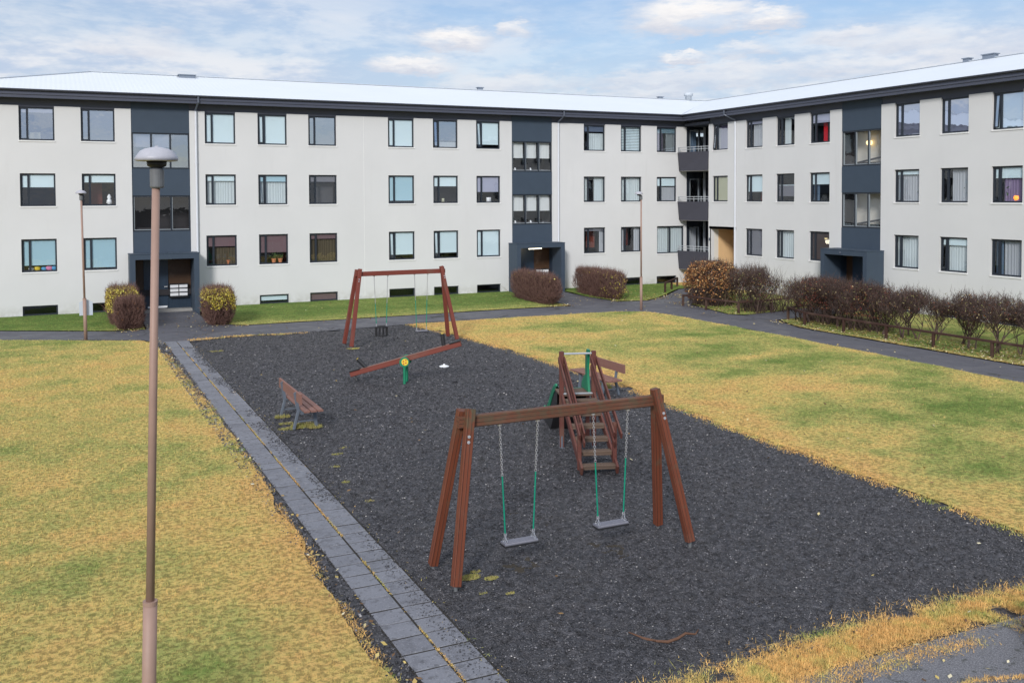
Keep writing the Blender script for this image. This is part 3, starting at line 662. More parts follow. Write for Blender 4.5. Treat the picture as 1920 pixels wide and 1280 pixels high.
def window(M, u0, u1, z0, z1, style, glass='glass', opened=0, sill=True, cas=True, nm='window'):
    """style: list of ('blind',code,frac) ('curtain',code,a,b,z0frac,z1frac) ('dark',)"""
    f = .062; d0, d1 = .085, .15; mb = MB()
    mbox(mb, M, u0, u1, d0, d1, z0, z0+f); mbox(mb, M, u0, u1, d0, d1, z1-f, z1)
    mbox(mb, M, u0, u0+f, d0, d1, z0+f, z1-f); mbox(mb, M, u1-f, u1, d0, d1, z0+f, z1-f)
    if cas:
        mu = u0+.27; mbox(mb, M, mu, mu+.085, d0-.004, d1-.002, z0+f, z1-f)
        s = .028
        if not opened:
            mbox(mb, M, u0+f, mu, d0+.01, d1-.012, z0+f, z0+f+s); mbox(mb, M, u0+f, mu, d0+.01, d1-.012, z1-f-s, z1-f)
            mbox(mb, M, u0+f, u0+f+s, d0+.01, d1-.012, z0+f+s, z1-f-s)
    o = mb.build(nm, 'frame', B)
    g = MB()
    def pane(a, b):
        g.add([M(a, .118, z0+f), M(b, .118, z0+f), M(b, .118, z1-f), M(a, .118, z1-f)], [(0, 1, 2, 3)])
    if cas:
        if not opened: pane(u0+f, u0+.27)
        pane(u0+.355, u1-f)
    else: pane(u0+f, u1-f)
    g.build('pane', glass, o)
    if cas and opened:       # top-hung sash pushed out at the bottom
        sh = MB(); a, b = u0+f+.004, u0+.266; zt, zb = z1-f-.005, z0+f+.02; q = opened
        def sp(u, k, t): return M(u, .10-q*(1-k)+t, zb+(zt-zb)*k)
        for (ua, ub, ka, kb) in ((a, b, 0, .03), (a, b, .97, 1), (a, a+.035, 0, 1), (b-.035, b, 0, 1)):
            sh.add([sp(ua, ka, 0), sp(ub, ka, 0), sp(ub, kb, 0), sp(ua, kb, 0), sp(ua, ka, .035), sp(ub, ka, .035), sp(ub, kb, .035), sp(ua, kb, .035)],
                   [(0,3,2,1),(4,5,6,7),(0,1,5,4),(1,2,6,5),(2,3,7,6),(3,0,4,7)])
        sh.build('sash', 'frame', o)
        g2 = MB(); g2.add([sp(a+.03, .02, .018), sp(b-.03, .02, .018), sp(b-.03, .98, .018), sp(a+.03, .98, .018)], [(0, 1, 2, 3)]); g2.build('pane', glass, o)
    if sill:
        s = MB(); mbox(s, M, u0-.02, u1+.02, -.028, d0-.002, z0-.055, z0-.002); s.build('sill', 'sillwhite', o)
    ins = MB(); mbox(ins, M, u0, u1, .151, .42, z0-.01, z0+.03); ins.build('inner_sill', 'sillwhite', o)
    for st in style:
        if st[0] == 'blind':
            b = MB(); zz = z1-.03-(z1-z0-.07)*st[2]; zz = max(zz, z0+.095); mbox(b, M, u0+.064, u1-.064, .132, .136, zz, z1-.064); mbox(b, M, u0+.064, u1-.064, .129, .14, zz-.03, zz-.0005); b.build('roller_blind', 'blind_'+st[1], o)
        elif st[0] == 'slats':
            b = MB(); k = 0; zz = z1-.06
            while zz > z0+.05: mbox(b, M, u0+.03, u1-.03, .185, .20, zz-.062, zz); zz -= .085
            b.build('venetian_blind', 'blind_w', o)
        elif st[0] == 'curtain':
            _, c, a, b_, za, zb = st
            curtain(M, u0+.02+(u1-u0-.04)*a, u0+.02+(u1-u0-.04)*b_, z0+.02+(z1-z0)*za, z0-.02+(z1-z0)*zb, .215, 'cloth_'+c, parent=o)
        elif st[0] == 'rod':
            b = MB(); b.tube([M(u0+.1, .23, z0+(z1-z0)*st[1]), M(u1-.05, .23, z0+(z1-z0)*st[1])], .012, 6); b.build('curtain_rod', 'black', o)
        elif st[0] == 'panel':     # something solid seen inside: (color mat, u frac a,b, z frac a,b, depth)
            b = MB(); _, m_, a, b2, za, zb, dd = st; mbox(b, M, u0+(u1-u0)*a, u0+(u1-u0)*b2, dd, dd+.03, z0+(z1-z0)*za, z0+(z1-z0)*zb); b.build('inner_panel', m_, o)
    return o
cw = lambda c='w', a=0, b=1, z0=0, z1=.97: ('curtain', c, a, b, z0, z1)
bl = lambda c, f: ('blind', c, f)
AC = {1: -33.45, 2: -31.10, 3: -26.03, 4: -23.70, 5: -21.36, 6: -17.46, 7: -15.13, 8: -12.79, 9: -6.52, 10: -4.19, 11: -1.85}
AW = 1.335
AS = {(1,3): ([bl('v',.12), ('panel','blind_y',.3,.6,.06,.26,.5)], 'glasssky'), (1,2): ([bl('w',.4)], 'glass'), (1,1): ([bl('c',.80)], 'glass'),
 (2,3): ([bl('g',.97), cw('g',.2,.9)], 'glasssky'), (2,2): ([bl('w',.24), ('panel','redwoodfar',.25,.62,.05,.70,.9)], 'glass'), (2,1): ([bl('c',.93)], 'glass'),
 (3,3): ([bl('w',.99)], 'glass'), (3,2): ([bl('w',.18), ('rod',.84), cw('w',0,.97,0,.82)], 'glass'), (3,1): ([bl('p',.34), cw('n',.25,1,0,.6)], 'glass'),
 (4,3): ([bl('w',.97)], 'glass'), (4,2): ([bl('c',.2), ('rod',.78), cw('w',.05,.97,0,.77)], 'glass'), (4,1): ([bl('p',.6)], 'glass'),
 (5,3): ([bl('b',.96)], 'glasssky'), (5,2): ([bl('g',.2), ('panel','stone',.3,.95,0,.72,.5)], 'glass'), (5,1): ([bl('p',.16), cw('n',.02,1,0,.8)], 'glass'),
 (6,3): ([bl('w',.99)], 'glass'), (6,2): ([bl('c',.9)], 'glass'), (6,1): ([bl('w',.82)], 'glass'),
 (7,3): ([bl('b',.72), cw('l',.12,1,0,.24)], 'glasssky'), (7,2): ([bl('w',.36)], 'glass'), (7,1): ([bl('w',.80)], 'glass'),
 (8,3): ([bl('w',.84)], 'glass'), (8,2): ([bl('v',.58)], 'glass'), (8,1): ([bl('w',.99)], 'glass'),
 (9,3): ([cw('w',.3,1,0,.7), bl('b',.22)], 'glass'), (9,2): ([cw('w',.0,.22), cw('w',.55,1)], 'glass'), (9,1): ([bl('g',.1), ('panel','redwoodfar',.35,.75,.2,.95,.6), cw('g',.8,1)], 'glass'),
 (10,3): ([('slats',)], 'glass'), (10,2): ([cw('w',.05,1)], 'glass'), (10,1): ([('panel','redwoodfar',.25,.6,.25,.98,.6), cw('g',.72,1), cw('g',.0,.2)], 'glass'),
 (11,3): ([bl('c',.2), cw('w',.55,1), cw('v',.05,.4)], 'glasssky'), (11,2): ([bl('w',.34), cw('g',.3,1,0,.6)], 'glass')}
AOPEN = {(4,2): .10, (6,1): .07, (8,3): .14, (7,3): .09, (7,1): .07, (4,3): .03}
BAYS_A = [(-29.11, -26.69), (-10.79, -8.44)]
holes = []
for c, u in AC.items():
    for r in (3, 2, 1):
        if (c, r) == (11, 1): continue
        holes.append((u, u+AW, ZR[r][0], TOP if r == 3 else ZR[r][1]))
for c in (1, 2, 4, 5, 6, 7, 8, 10, 11): holes.append((AC[c], AC[c]+AW, .15, .565))
holes += [(-1.83, -.001, 1.83, 3.363)]
cuts_ = [-36.5, BAYS_A[0][0], BAYS_A[0][1], BAYS_A[1][0], BAYS_A[1][1], .16]
for a, b in (cuts_[0:2], cuts_[2:4], cuts_[4:6]): wall('wall', MA, a, b, [h for h in holes if h[0] >= a and h[1] <= b])
for c, u in AC.items():
    for r in (3, 2, 1):
        if (c, r) == (11, 1): continue
        st, gl = AS[(c, r)]
        window(MA, u, u+AW, *ZR[r], st, gl, AOPEN.get((c, r), 0), sill=True)
for c in (1, 2, 4, 5, 6, 7, 8, 10, 11):
    window(MA, AC[c], AC[c]+AW, .15, .565, {4: [bl('w', .6)], 5: [bl('p', .99)]}.get(c, []), 'glass', 0, True, False, 'basement_window')
# wide ground-floor window beside the corner balcony
w = window(MA, -1.83, -.004, 1.83, 3.363, [cw('w', 0, .47), cw('w', .5, 1)], cas=False)
m_ = MB(); mbox(m_, MA, -.95, -.88, .08, .148, 1.892, 3.301); m_.build('mullion', 'frame', w)

BC = {1: 2.58, 2: 5.34, 3: 7.65, 4: 9.98, 5: 15.04, 6: 17.38, 7: 19.72, 8: 22.1, 9: 24.5}
BW = 1.30
BS = {(1,3): ([cw('v',.35,.95)], 'glasssky'), (1,2): ([bl('y',.97)], 'glass'), (2,3): ([cw('g',.3,1), bl('v',.1)], 'glass'), (2,2): ([bl('w',.62), ('panel','redwoodfar',.45,1,0,.36,.5)], 'glass'), (2,1): ([bl('g',.97)], 'glass'),
 (3,3): ([cw('w',.3,.65), ('panel','stone',.6,1,.3,.85,.5)], 'glass'), (3,2): ([bl('w',.40), bl('g',.8)], 'glass'), (3,1): ([cw('w',.05,1)], 'glass'),
 (4,3): ([bl('v',.30), ('panel','redcloth',.42,.6,0,.72,.35), ('panel','stone',.6,1,0,.72,.4)], 'glass'), (4,2): ([bl('w',.38), cw('b',.02,.36)], 'glass'), (4,1): ([cw('b',.02,.42), bl('n',.95)], 'glass'),
 (5,3): ([bl('v',.98)], 'glasssky'), (5,2): ([cw('g',.02,1,0,.9), bl('w',.12)], 'glass'), (5,1): ([cw('w',.02,1)], 'glass'),
 (6,3): ([bl('v',.98)], 'glasssky'), (6,2): ([cw('g',.33,1)], 'glass'), (6,1): ([cw('w',.1,1), bl('w',.2)], 'glass'),
 (7,3): ([bl('w',.98)], 'glasssky'), (7,2): ([bl('w',.30), cw('v',.3,1,0,.7)], 'glass'), (7,1): ([cw('b',.05,.3), cw('g',.34,1)], 'glass')}
BOPEN = {(1,3): .12, (7,3): .10, (6,1): .05, (7,2): .03, (2,2): .03}
BAY_B = (12.0, 14.31)
holes = [(2.46, 4.41, -.3, 3.26)]
for c, u in BC.items():
    for r in (3, 2, 1):
        if (c, r) == (1, 1): continue
        holes.append((u, u+BW, ZR[r][0], TOP if r == 3 else ZR[r][1]))
for c in (5, 6, 7, 8, 9): holes.append((BC[c], BC[c]+BW, .15, .565))
for a, b in ((2.25, BAY_B[0]), (BAY_B[1], 32)): wall('wall', MBf, a, b, [h for h in holes if h[0] >= a and h[1] <= b])
for c, u in BC.items():
    for r in (3, 2, 1):
        if (c, r) == (1, 1): continue
        st, gl = BS.get((c, r), ([bl('w', .5)], 'glass'))
        window(MBf, u, u+BW, *ZR[r], st, gl, BOPEN.get((c, r), 0))
for c in (5, 6, 7, 8, 9): window(MBf, BC[c], BC[c]+BW, .15, .565, [], 'glass', 0, True, False, 'basement_window')

# dark recessed band under the eaves, stair bays
mb = MB(); mbox(mb, MA, -36.5, .13, .05, .16, 8.88, 9.5); mbox(mb, MBf, 2.28, 32, .05, .16, 8.88, 9.5); mb.build('eaves_band', 'slateband', B)
def bay(M, u0, u1, which):
    e = .003
    for z0, z1 in ((7.92, 9.45), (5.17, 6.34), (2.45, 3.59)): mb = MB(); mbox(mb, M, u0+e, u1-e, .03, .16, z0, z1); mb.build('bay_panel', 'slate', B)
    for k, (z0, z1) in enumerate(((6.345, 7.915), (3.595, 5.165))):
        f = .06; mb = MB(); a, b = u0+e, u1-e
        mbox(mb, M, a, b, .05, .14, z0, z0+f); mbox(mb, M, a, b, .05, .14, z1-f, z1)
        cuts = [a, a+(b-a)*.335, a+(b-a)*.665, b]
        for j, u in enumerate(cuts):
            uu = min(max(u-f/2, a), b-f); mbox(mb, M, uu, uu+f, .052, .138, z0+f, z1-f)
        o = mb.build('stairwell_window', 'frame', B)
        t = MB()
        for j in range(3):
            p, q = cuts[j]+f/2+(f/2 if j == 0 else 0), cuts[j+1]-f/2-(f/2 if j == 2 else 0)
            mbox(t, M, p, p+.03, .07, .13, z0+f, z1-f); mbox(t, M, p+.03, q, .07, .13, z0+f, z0+f+.03)
        t.build('inner_frame', 'framegrey', o)
        gl = MB(); gl.add([M(a+f, .1, z0+f), M(b-f, .1, z0+f), M(b-f, .1, z1-f), M(a+f, .1, z1-f)], [(0, 1, 2, 3)])
        gl.build('pane', 'glasssky' if (which, k) in ((0, 0),) else 'glass', o)
        ss = MB(); mbox(ss, M, u0+e, u1-e, .145, .4, z0, z0+.035); ss.build('inner_sill', 'sillwhite', o)
        if which == 1:
            for j in range(3): curtain(M, cuts[j]+.07, cuts[j+1]-.05, z0+(z1-z0)*.45, z1-.05, .22, 'cloth_l', .006, .07, o)
        if which == 2:
            p = MB(); mbox(p, M, a, a+(b-a)*.7, .9, .95, z0, z1); p.build('landing_wall', 'cream', o)
            p = MB(); p.beam(M(a, .6, z0+.1), M(b, .6, z0+.45), .05, .08); p.build('stair_rail', 'stone', o)
        if which == 0 and k == 0:
            for j in range(2):
                p = MB(); mbox(p, M, cuts[j]+.06, cuts[j+1]-.04, .2, .206, z0+.95, z1-.05); p.build('roller_blind', 'blind_v', o)
bay(MA, *BAYS_A[0], 0); bay(MA, *BAYS_A[1], 1); bay(MBf, *BAY_B, 2)

# entrance porches
def porch(M, b0, b1, which):
    u0, u1 = b0-.21, b1+.21; D = -1.0; mb = MB(); t = .22
    mbox(mb, M, u0, u0+t, D, -.002, -.1, 2.64); mbox(mb, M, u1-t, u1, D, -.002, -.1, 2.64); mbox(mb, M, u0+t, u1-t, D, -.002, 2.42, 2.64)
    mbox(mb, M, u0-.015, u1+.015, D-.015, -.003, 2.641, 2.665)
    o = mb.build('porch', 'slate', B)
    s = MB(); mbox(s, M, b0+.01, b1-.01, -.18, .34, -.1, .14); mbox(s, M, b0+.01, b1-.01, -.60, -.181, -.1, .05); s.build('step', 'concrete', o)
    i = MB(); mbox(i, M, b0-.06, b0+.002, .0, .36, .0, 2.44); mbox(i, M, b1-.002, b1+.06, .0, .36, .0, 2.44); mbox(i, M, b0, b1, .0, .36, 2.43, 2.5); i.build('porch_reveal', 'bluedark', o)
    # back wall of the lobby: sidelight, door, mailbox panel
    Wd = b1-b0
    k = MB(); mbox(k, M, b0, b0+.18*Wd, .36, .40, .14, 2.43); mbox(k, M, b0+.60*Wd, b1, .36, .40, .8, 2.43); k.build('wood_panel', 'doorwood', o)
    k = MB(); mbox(k, M, b0+.60*Wd, b1, .34, .40, .14, .795)
    for q in range(6): u = b0+.60*Wd+q*.15; mbox(k, M, u, u+.012, .33, .345, .15, .79)
    k.build('lower_panel', 'bluedark', o)
    k = MB(); mbox(k, M, b0+.18*Wd, b0+.60*Wd, .31, .36, .16, 2.43); mbox(k, M, b0+.22*Wd, b0+.56*Wd, .295, .309, 1.1, 2.25)
    dr = k.build('door', 'bluedark', o)
    k = MB(); k.tube([M(b0+.53*Wd, .24, 1.12), M(b0+.58*Wd, .24, 1.12), M(b0+.58*Wd, .31, 1.12)], .016, 8); mbox(k, M, b0+.24*Wd, b0+.58*Wd, .28, .294, .18, .27); k.build('door_fittings', 'white', o)
    k = MB(); uu = b0+.615*Wd; mbox(k, M, uu, uu+.80, .20, .33, .62, 1.24); k.build('mailbox_rack', 'black', o)
    for c in range(2):
        for r in range(3):
            k = MB(); a = uu+.035+c*.385; z = .70+r*.18; mbox(k, M, a, a+.345, .185, .199, z, z+.125); mbox(k, M, a+.03, a+.30, .178, .184, z+.085, z+.10)
            k.build('mailbox', 'white', o)
    k = MB(); um = (b0+b1)/2
    if which == 1:
        k.tube([M(um-.62, -.80, 2.365), M(um+.12, -.80, 2.375)], .025, 10); k.build('tube_lamp', 'tube', o)
    else:
        k.box(M(um-.3, -.7, 2.38), M(um+.3, -.6, 2.418)); k.build('ceiling_lamp', 'framegrey', o)
    if which == 2:
        k = MB(); k.tube([M(um-.15, -1.012, 2.53), M(um-.15, -1.03, 2.53)], .05, 16); k.build('number_badge', 'pipedark', o)
    return o
porch(MA, *BAYS_A[0], 0); porch(MA, *BAYS_A[1], 1); porch(MBf, *BAY_B, 2)
lp = bpy.data.lights.new('porch_glow', 'POINT'); lp.energy = 7; lp.color = (1, .85, .62); lp.shadow_soft_size = .15
lo = bpy.data.objects.new('porch_glow', lp); link(lo); lo.location = (-9.9, -.62, 2.25)

# recessed corner with the three balconies
mb = MB()
mb.box((1.62, -2.25, -.3), (1.8, .1, 9.3))
for z in (.92, 3.67, 6.42): pass
mb.box((0.17, .02, -.3), (1.62, .12, 1.0)); mb.build('recess_wall', 'slateband', B)
mb = MB(); mb.box((.0, -2.25, 8.96), (1.62, .02, 9.1)); mb.build('recess_ceiling', 'slateband', B)
mb = MB(); mb.box((.005, -2.249, -.3), (.2, -2.2495+.02, 8.92)); mb.box((.2, -2.27, -.3), (1.62, -2.229, 8.92)); mb.build('recess_side_wall', 'cream', B)
for k, zf in enumerate((1.05, 3.80, 6.55)):
    zt = zf+2.25; mb = MB()
    for x0, x1 in ((.17, .27), (.34, .40), (1.08, 1.15), (1.5, 1.61)): mb.box((x0, .05, zf), (x1, .13, zt))
    mb.box((.17, .05, zt), (1.61, .13, zt+.6 if k < 2 else 8.95)); mb.box((.27, .06, zf), (.34, .12, zt))
    o = mb.build('balcony_door', 'frame', B)
    mb = MB(); mb.box((.41, .07, zf+.03), (.47, .12, zt-.03)); mb.box((1.02, .07, zf+.03), (1.075, .12, zt-.03)); mb.box((.47, .07, zt-.09), (1.02, .12, zt-.03)); mb.build('door_leaf', 'framegrey', o)
    mb = MB(); mb.add([(.47, .1, zf), (1.02, .1, zf), (1.02, .1, zt-.09), (.47, .1, zt-.09)], [(0, 1, 2, 3)]); mb.add([(1.15, .1, zf), (1.5, .1, zf), (1.5, .1, zt), (1.15, .1, zt)], [(0, 1, 2, 3)]); mb.build('pane', 'glass', o)
    mb = MB(); mb.box((1.30, -.12, zf), (1.40, -.02, zt+.4)); mb.build('door_post', 'alu', o)
    if k != 1: curtain(MA, .5, .98, zf+.05, zt-.1, .2, 'cloth_b' if k == 2 else 'cloth_g', parent=o)
for k, zf in enumerate((.98, 3.73, 6.48)):
    zt = zf+1.0; o_ = .10    # panel leans out towards the top
    bot = [(-.36, .0), (-.42, -.22), (-.03, -2.2)]; top = [(-.46, .0), (-.55, -.25), (-.04, -2.27)]
    mb = MB()
    mb.prism([(-.34, -.004, zf-.06), (-.40, -.22, zf-.06), (.0, -2.19, zf-.06), (1.6, -2.19, zf-.06), (1.6, -.004, zf-.06)], (0, 0, .12))
    o = mb.build('balcony', 'concrete', B)
    mb = MB(); t = .05
    for i in range(2):
        (a, b), (c, d) = (bot[i], bot[i+1]), (top[i], top[i+1])
        inn = Vector((.045, .012))
        vs = [(*a, zf-.03), (*b, zf-.03), (*d, zt), (*c, zt)]; vs2 = [(v[0]+inn.x, v[1]+inn.y*(-1 if i == 0 else 1), v[2]) for v in vs]
        mb.add(vs+vs2, [(0,1,2,3),(7,6,5,4),(0,4,5,1),(1,5,6,2),(2,6,7,3),(3,7,4,0)])
    mb.build('balcony_panel', 'balcony', o)
    mb = MB(); t3 = [(-.43, -.02), (-.50, -.26), (-.0, -2.24)]
    for zz in (.14, .27): mb.tube([(x, y, zt+zz) for x, y in t3], .018, 6)
    for q in (0, .25, .5, .75, 1): p = Vector(t3[1]).lerp(Vector(t3[2]), q); mb.tube([(p.x, p.y, zt-.15), (p.x, p.y, zt+.27)], .016, 6)
    mb.tube([(*t3[0], zt-.1), (*t3[0], zt+.27)], .014, 6); mb.build('railing', 'alu', o)

# passage through the right wing
mb = MB(); mb.box((.5, -2.47, -.2), (11.9, -2.36, 3.25)); mb.box((.5, -4.6, -.2), (11.9, -4.41, 3.25)); mb.build('passage_wall', 'apricot', B)  # warm light inside the passage painted in as apricot, beyond the cream mouth
mb = MB(); mb.box((.0, -2.459, -.3), (.5, -2.38, 3.26)); mb.box((.222, -4.5, -.3), (.5, -4.41, 3.26)); mb.box((.0, -4.6, 3.261), (11.9, -2.3, 3.4)); mb.build('passage_lining', 'cream', B)
mb = MB(); mb.box((-.03, -2.38, 2.62), (-.001, -2.30, 2.76)); mb.build('wall_number_plate', 'pipedark', B)

# dark rooms behind the windows, far sides of the block
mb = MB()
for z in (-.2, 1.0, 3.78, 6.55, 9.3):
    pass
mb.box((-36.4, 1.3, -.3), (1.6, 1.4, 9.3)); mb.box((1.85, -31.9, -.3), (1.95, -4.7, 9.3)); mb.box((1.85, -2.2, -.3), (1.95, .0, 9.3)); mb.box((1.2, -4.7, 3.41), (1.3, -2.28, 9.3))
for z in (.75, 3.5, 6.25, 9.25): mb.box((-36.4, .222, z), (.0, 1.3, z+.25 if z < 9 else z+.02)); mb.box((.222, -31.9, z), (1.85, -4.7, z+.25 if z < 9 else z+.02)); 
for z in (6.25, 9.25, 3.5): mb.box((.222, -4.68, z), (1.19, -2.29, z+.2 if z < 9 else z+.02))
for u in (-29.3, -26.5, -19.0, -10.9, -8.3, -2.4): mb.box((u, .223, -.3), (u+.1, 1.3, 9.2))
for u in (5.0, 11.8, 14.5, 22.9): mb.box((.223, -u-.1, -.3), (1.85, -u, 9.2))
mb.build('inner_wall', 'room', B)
mb = MB(); mb.box((-36.5, .23, -.3), (-36.3, 12, 9.3)); mb.box((-36.3, 11.8, -.3), (12, 12, 9.3)); mb.box((11.8, -32, -.3), (12, 11.8, 9.3)); mb.box((.23, -32, -.3), (11.8, -31.8, 9.3)); mb.build('outer_wall', 'render', B)

# roof
E0, E1, ZE, ZP, RD, OV = -36.98, 12.45, 9.585, 11.17, 6.0, -.45
RB = -26.0; YB = RB-6.45
mb = MB()
def rf(pts, uaxis): mb.add(pts, [tuple(range(len(pts)))], [[((p[0] if uaxis == 0 else p[1]), p[2]) for p in pts]])
a, b, c, d, e = (E0, OV, ZE), (OV, OV, ZE), (RD, RD, ZP), (-30.53, RD, ZP), (RD, RB, ZP)
rf([a, b, c, d], 0); rf([b, (OV, YB, ZE), e, c], 1); rf([a, d, (E0, E1, ZE)], 1); rf([d, c, (E1, E1, ZE), (E0, E1, ZE)], 0); rf([c, e, (E1, YB, ZE), (E1, E1, ZE)], 1); rf([(OV, YB, ZE), (E1, YB, ZE), e], 0)
roof = mb.build('roof', 'roofsheet', B)
mb = MB()
for p, q in ((d, c), (c, e), (d, a), (d, (E0, E1, ZE))): mb.beam(Vector(p)+Vector((0, 0, .01)), Vector(q)+Vector((0, 0, .01)), .22, .035)
mb.build('ridge_cap', 'ridge', roof)
mb = MB(); mb.beam(Vector(b)+Vector((0, 0, .0)), Vector(c)+Vector((0, 0, -.03)), .16, .03); mb.build('valley', 'ridge', roof)
def vent(name, x, y, z, w, l, h, rot=0):
    mb = MB(); mb.box((x-l/2, y-w/2, z-.25), (x+l/2, y+w/2, z+h)); mb.box((x-l/2-.05, y-w/2-.05, z+h+.001), (x+l/2+.05, y+w/2+.05, z+h+.04)); return mb.build(name, 'ventgrey', roof)
vent('roof_hatch', -26.1, 5.6, 11.05, .5, .75, .10); vent('roof_vent', -9.95, 6, 11.17, .2, .3, .13); vent('roof_vent', 2.45, 6, 11.17, .2, .3, .10); vent('roof_vent', 6, -13.7, 11.17, .3, .25, .13); vent('roof_vent', 6, -14.9, 11.17, .6, .3, .16)
mb = MB(); mb.lathe([(.20, -.3), (.20, .32), (.28, .33), (.29, .48), (.24, .52), (.05, .54)], (4.55, 5.9, 11.1), 20); mb.build('roof_chimney', 'ridge', roof, True)
# fascia, gutter, soffit
mb = MB(); mb.box((E0, OV+.02, 9.22), (OV+.02, OV+.06, 9.56)); mb.box((OV+.021, OV+.06, 9.22), (OV+.06, YB, 9.56)); mb.box((E0, OV+.06, 9.23), (.3, .1, 9.262)); mb.box((OV+.061, .1, 9.231), (.1, YB, 9.262)); mb.build('fascia', 'fascia', B)
mb = MB()
for p, q, ax in (((E0, OV-.045), (OV-.06, OV-.045), 0), ((OV-.045, OV-.06), (OV-.045, YB), 1)):
    n = 8; prof = [(math.cos(math.pi*(1+k/n))*.065, math.sin(math.pi*(1+k/n))*.065) for k in range(n+1)]
    vs = [((pt[0], pt[1]+x, 9.565+z) if ax == 0 else (pt[0]+x, pt[1], 9.565+z)) for pt in (p, q) for x, z in prof]
    mb.add(vs, [(k, k+1, n+2+k, n+1+k) for k in range(n)])
mb.box((OV-.11, OV-.11, 9.50), (OV+.02, OV+.019, 9.564)); mb.box((E0, OV-.012, 9.35), (OV+.0, OV+.018, 9.42)); mb.box((OV-.012, OV-.002, 9.35), (OV+.0195, YB, 9.42))
mb.build('gutter', 'fascia', B)
def dpipe(M, u, u2, z0):
    o_ = OV-.045; mb = MB(); mb.tube([M(u2, o_, 9.52), M(u2, o_, 9.28), M(u, -.07, 8.98), M(u, -.07, 8.86)], .045, 10); o = mb.build('downpipe', 'pipedark', B)
    mb = MB(); mb.tube([M(u, -.07, 8.90), M(u, -.07, z0)], .048, 10)
    for z in (1.2, 3.9, 6.6, 8.3): mb.tube([M(u, -.07, z), M(u, -.07, z+.05)], .058, 10)
    mb.build('pipe_lower', 'downpipe', o)
dpipe(MA, -26.42, -26.35, .0); dpipe(MA, -8.1, -7.98, 2.65); dpipe(MBf, 4.58, 4.2, .1)
for u in (-18.65, -18.35):
    pass
mb = MB(); mb.box((-18.7, -.006, .3), (-18.685, -.001, 8.9)); mb.build('expansion_joint', 'sillwhite', B)

# ------------------------------------------------------------------ small things on window sills
def thing(name, m, loc, label, cat, fn, group=None, smooth=True):
    mb = MB(); fn(mb); o = mb.build(name, m, None, smooth); o.location = loc
    return tag(o, label, cat, group)
def pot(loc, label, s=1, leaf=.2):
    o = empty('potted_plant', loc, label, 'potted plant', 'plants on the window sills')
    mb = MB(); mb.lathe([(.055*s, 0), (.08*s, .14*s), (.09*s, .14*s), (.09*s, .16*s), (.07*s, .16*s)], n=14); mb.build('pot', 'terracotta', o)
    n = 26; P = np.c_[rng.normal(0, .06*s, n), rng.normal(0, .04*s, n), .17*s+rng.random(n)*leaf]; V, F = quads(P, np.full(n, .06*s), .9, 2.6); arr('leaves', V, F, 'plantgreen', o)
pot((-25.05, .29, 2.01), 'single potted plant on the ground floor sill just right of the left entrance', 1.3, .35)
pot((-22.98, .29, 2.01), 'left of two terracotta pots with green plant on the same ground floor sill', 1.3, .3)
pot((-22.68, .29, 2.01), 'right of two terracotta pots with green plant on the same ground floor sill', 1.3, .3)
vase = lambda mb: mb.lathe([(.05, 0), (.075, .06), (.07, .13), (.035, .18), (.045, .22)], n=14)
bowl = lambda mb: mb.lathe([(.04, 0), (.10, .06), (.105, .08)], n=14)
boxy = lambda mb: mb.box((-.12, -.03, 0), (.12, .03, .24))
ball = lambda mb: mb.lathe([(.02, 0), (.10, .04), (.14, .12), (.12, .20), (.03, .25)], n=16)
thing('vase', 'white', (.30, -7.65-1.1, 7.53), 'white vase in the top floor window third right of the corner balcony', 'vase', vase)
thing('card', 'white', (-11.98, .3, 4.78), 'square pale green card standing in middle floor window left of the middle entrance bay', 'card', boxy)
thing('candle', 'blind_y', (-14.5, .3, 4.78), 'cream candle in the middle floor window second left of the middle entrance bay', 'candle', lambda mb: mb.lathe([(.07, 0), (.07, .2), (.02, .2)], n=12))
thing('snowman_figure', 'white', (-30.02, .3, 4.78), 'white snowman figure in middle floor window beside the left entrance bay', 'figurine', lambda mb: mb.lathe([(.02, 0), (.12, .08), (.10, .2), (.06, .24), (.09, .33), (.05, .42), (.01, .46)], n=14))
for i, (x, s, m_, w_) in enumerate([(-33.1, .8, 'white', 'small white'), (-32.88, 1.0, 'yellow', 'yellow'), (-32.62, .8, 'bluetoy', 'light blue'), (-32.42, 1.1, 'pinktoy', 'pink'), (-32.22, 1.0, 'bluetoy', 'blue rightmost')]):
    o = thing('toy', m_, (x, .3, 2.02), w_+' toy lying on the sill of the leftmost ground floor window', 'toy', ball, 'toys on the leftmost ground floor sill'); o.scale = (s, .6, s*.8)
for r, z in (('upper', 6.38), ('lower', 3.63)):
    for i, (x, nm_, f_) in enumerate([(-10.5, 'far left', vase), (-9.75, 'centre left', bowl), (-9.6, 'centre right', vase), (-8.9, 'far right', bowl)]):
        o = thing('sill_ornament', 'white', (x, .25, z), 'small white ornament, '+nm_+' on the '+r+' sill of the middle stair bay', 'ornament', f_, 'white ornaments on the stair bay sills'); o.scale = (.8, .8, .8)
thing('globe_lamp', 'globe', (.30, -19.72-.88, 4.79), 'glowing orange globe lamp in the rightmost middle floor window', 'lamp', ball)
thing('pendant_lamp', 'pendantlit', (.45, -9.98-.95, 2.98), 'lit flat yellow pendant lamp in ground floor window beside the right wing porch', 'pendant lamp', lambda mb: mb.lathe([(.08, 0), (.30, .03), (.34, .07), (.10, .10)], n=24))
thing('wall_lamp', 'lampyellow', (.72, -12.95, 7.25), 'lit round yellow lamp inside the upper stair window of the right wing', 'lamp', ball)
pot((.32, -16.1, 4.78), 'dark leafy plant in the middle floor window just right of the right wing stair bay', 1.1, .35)
pot((.32, -18.45, 4.78), 'leafy plant in the middle floor window, second right of the right wing stair bay', 1.1, .5)
pot((.32, -20.25, 4.78), 'leafy plant left of the orange globe lamp in the middle floor window', 1.1, .4)

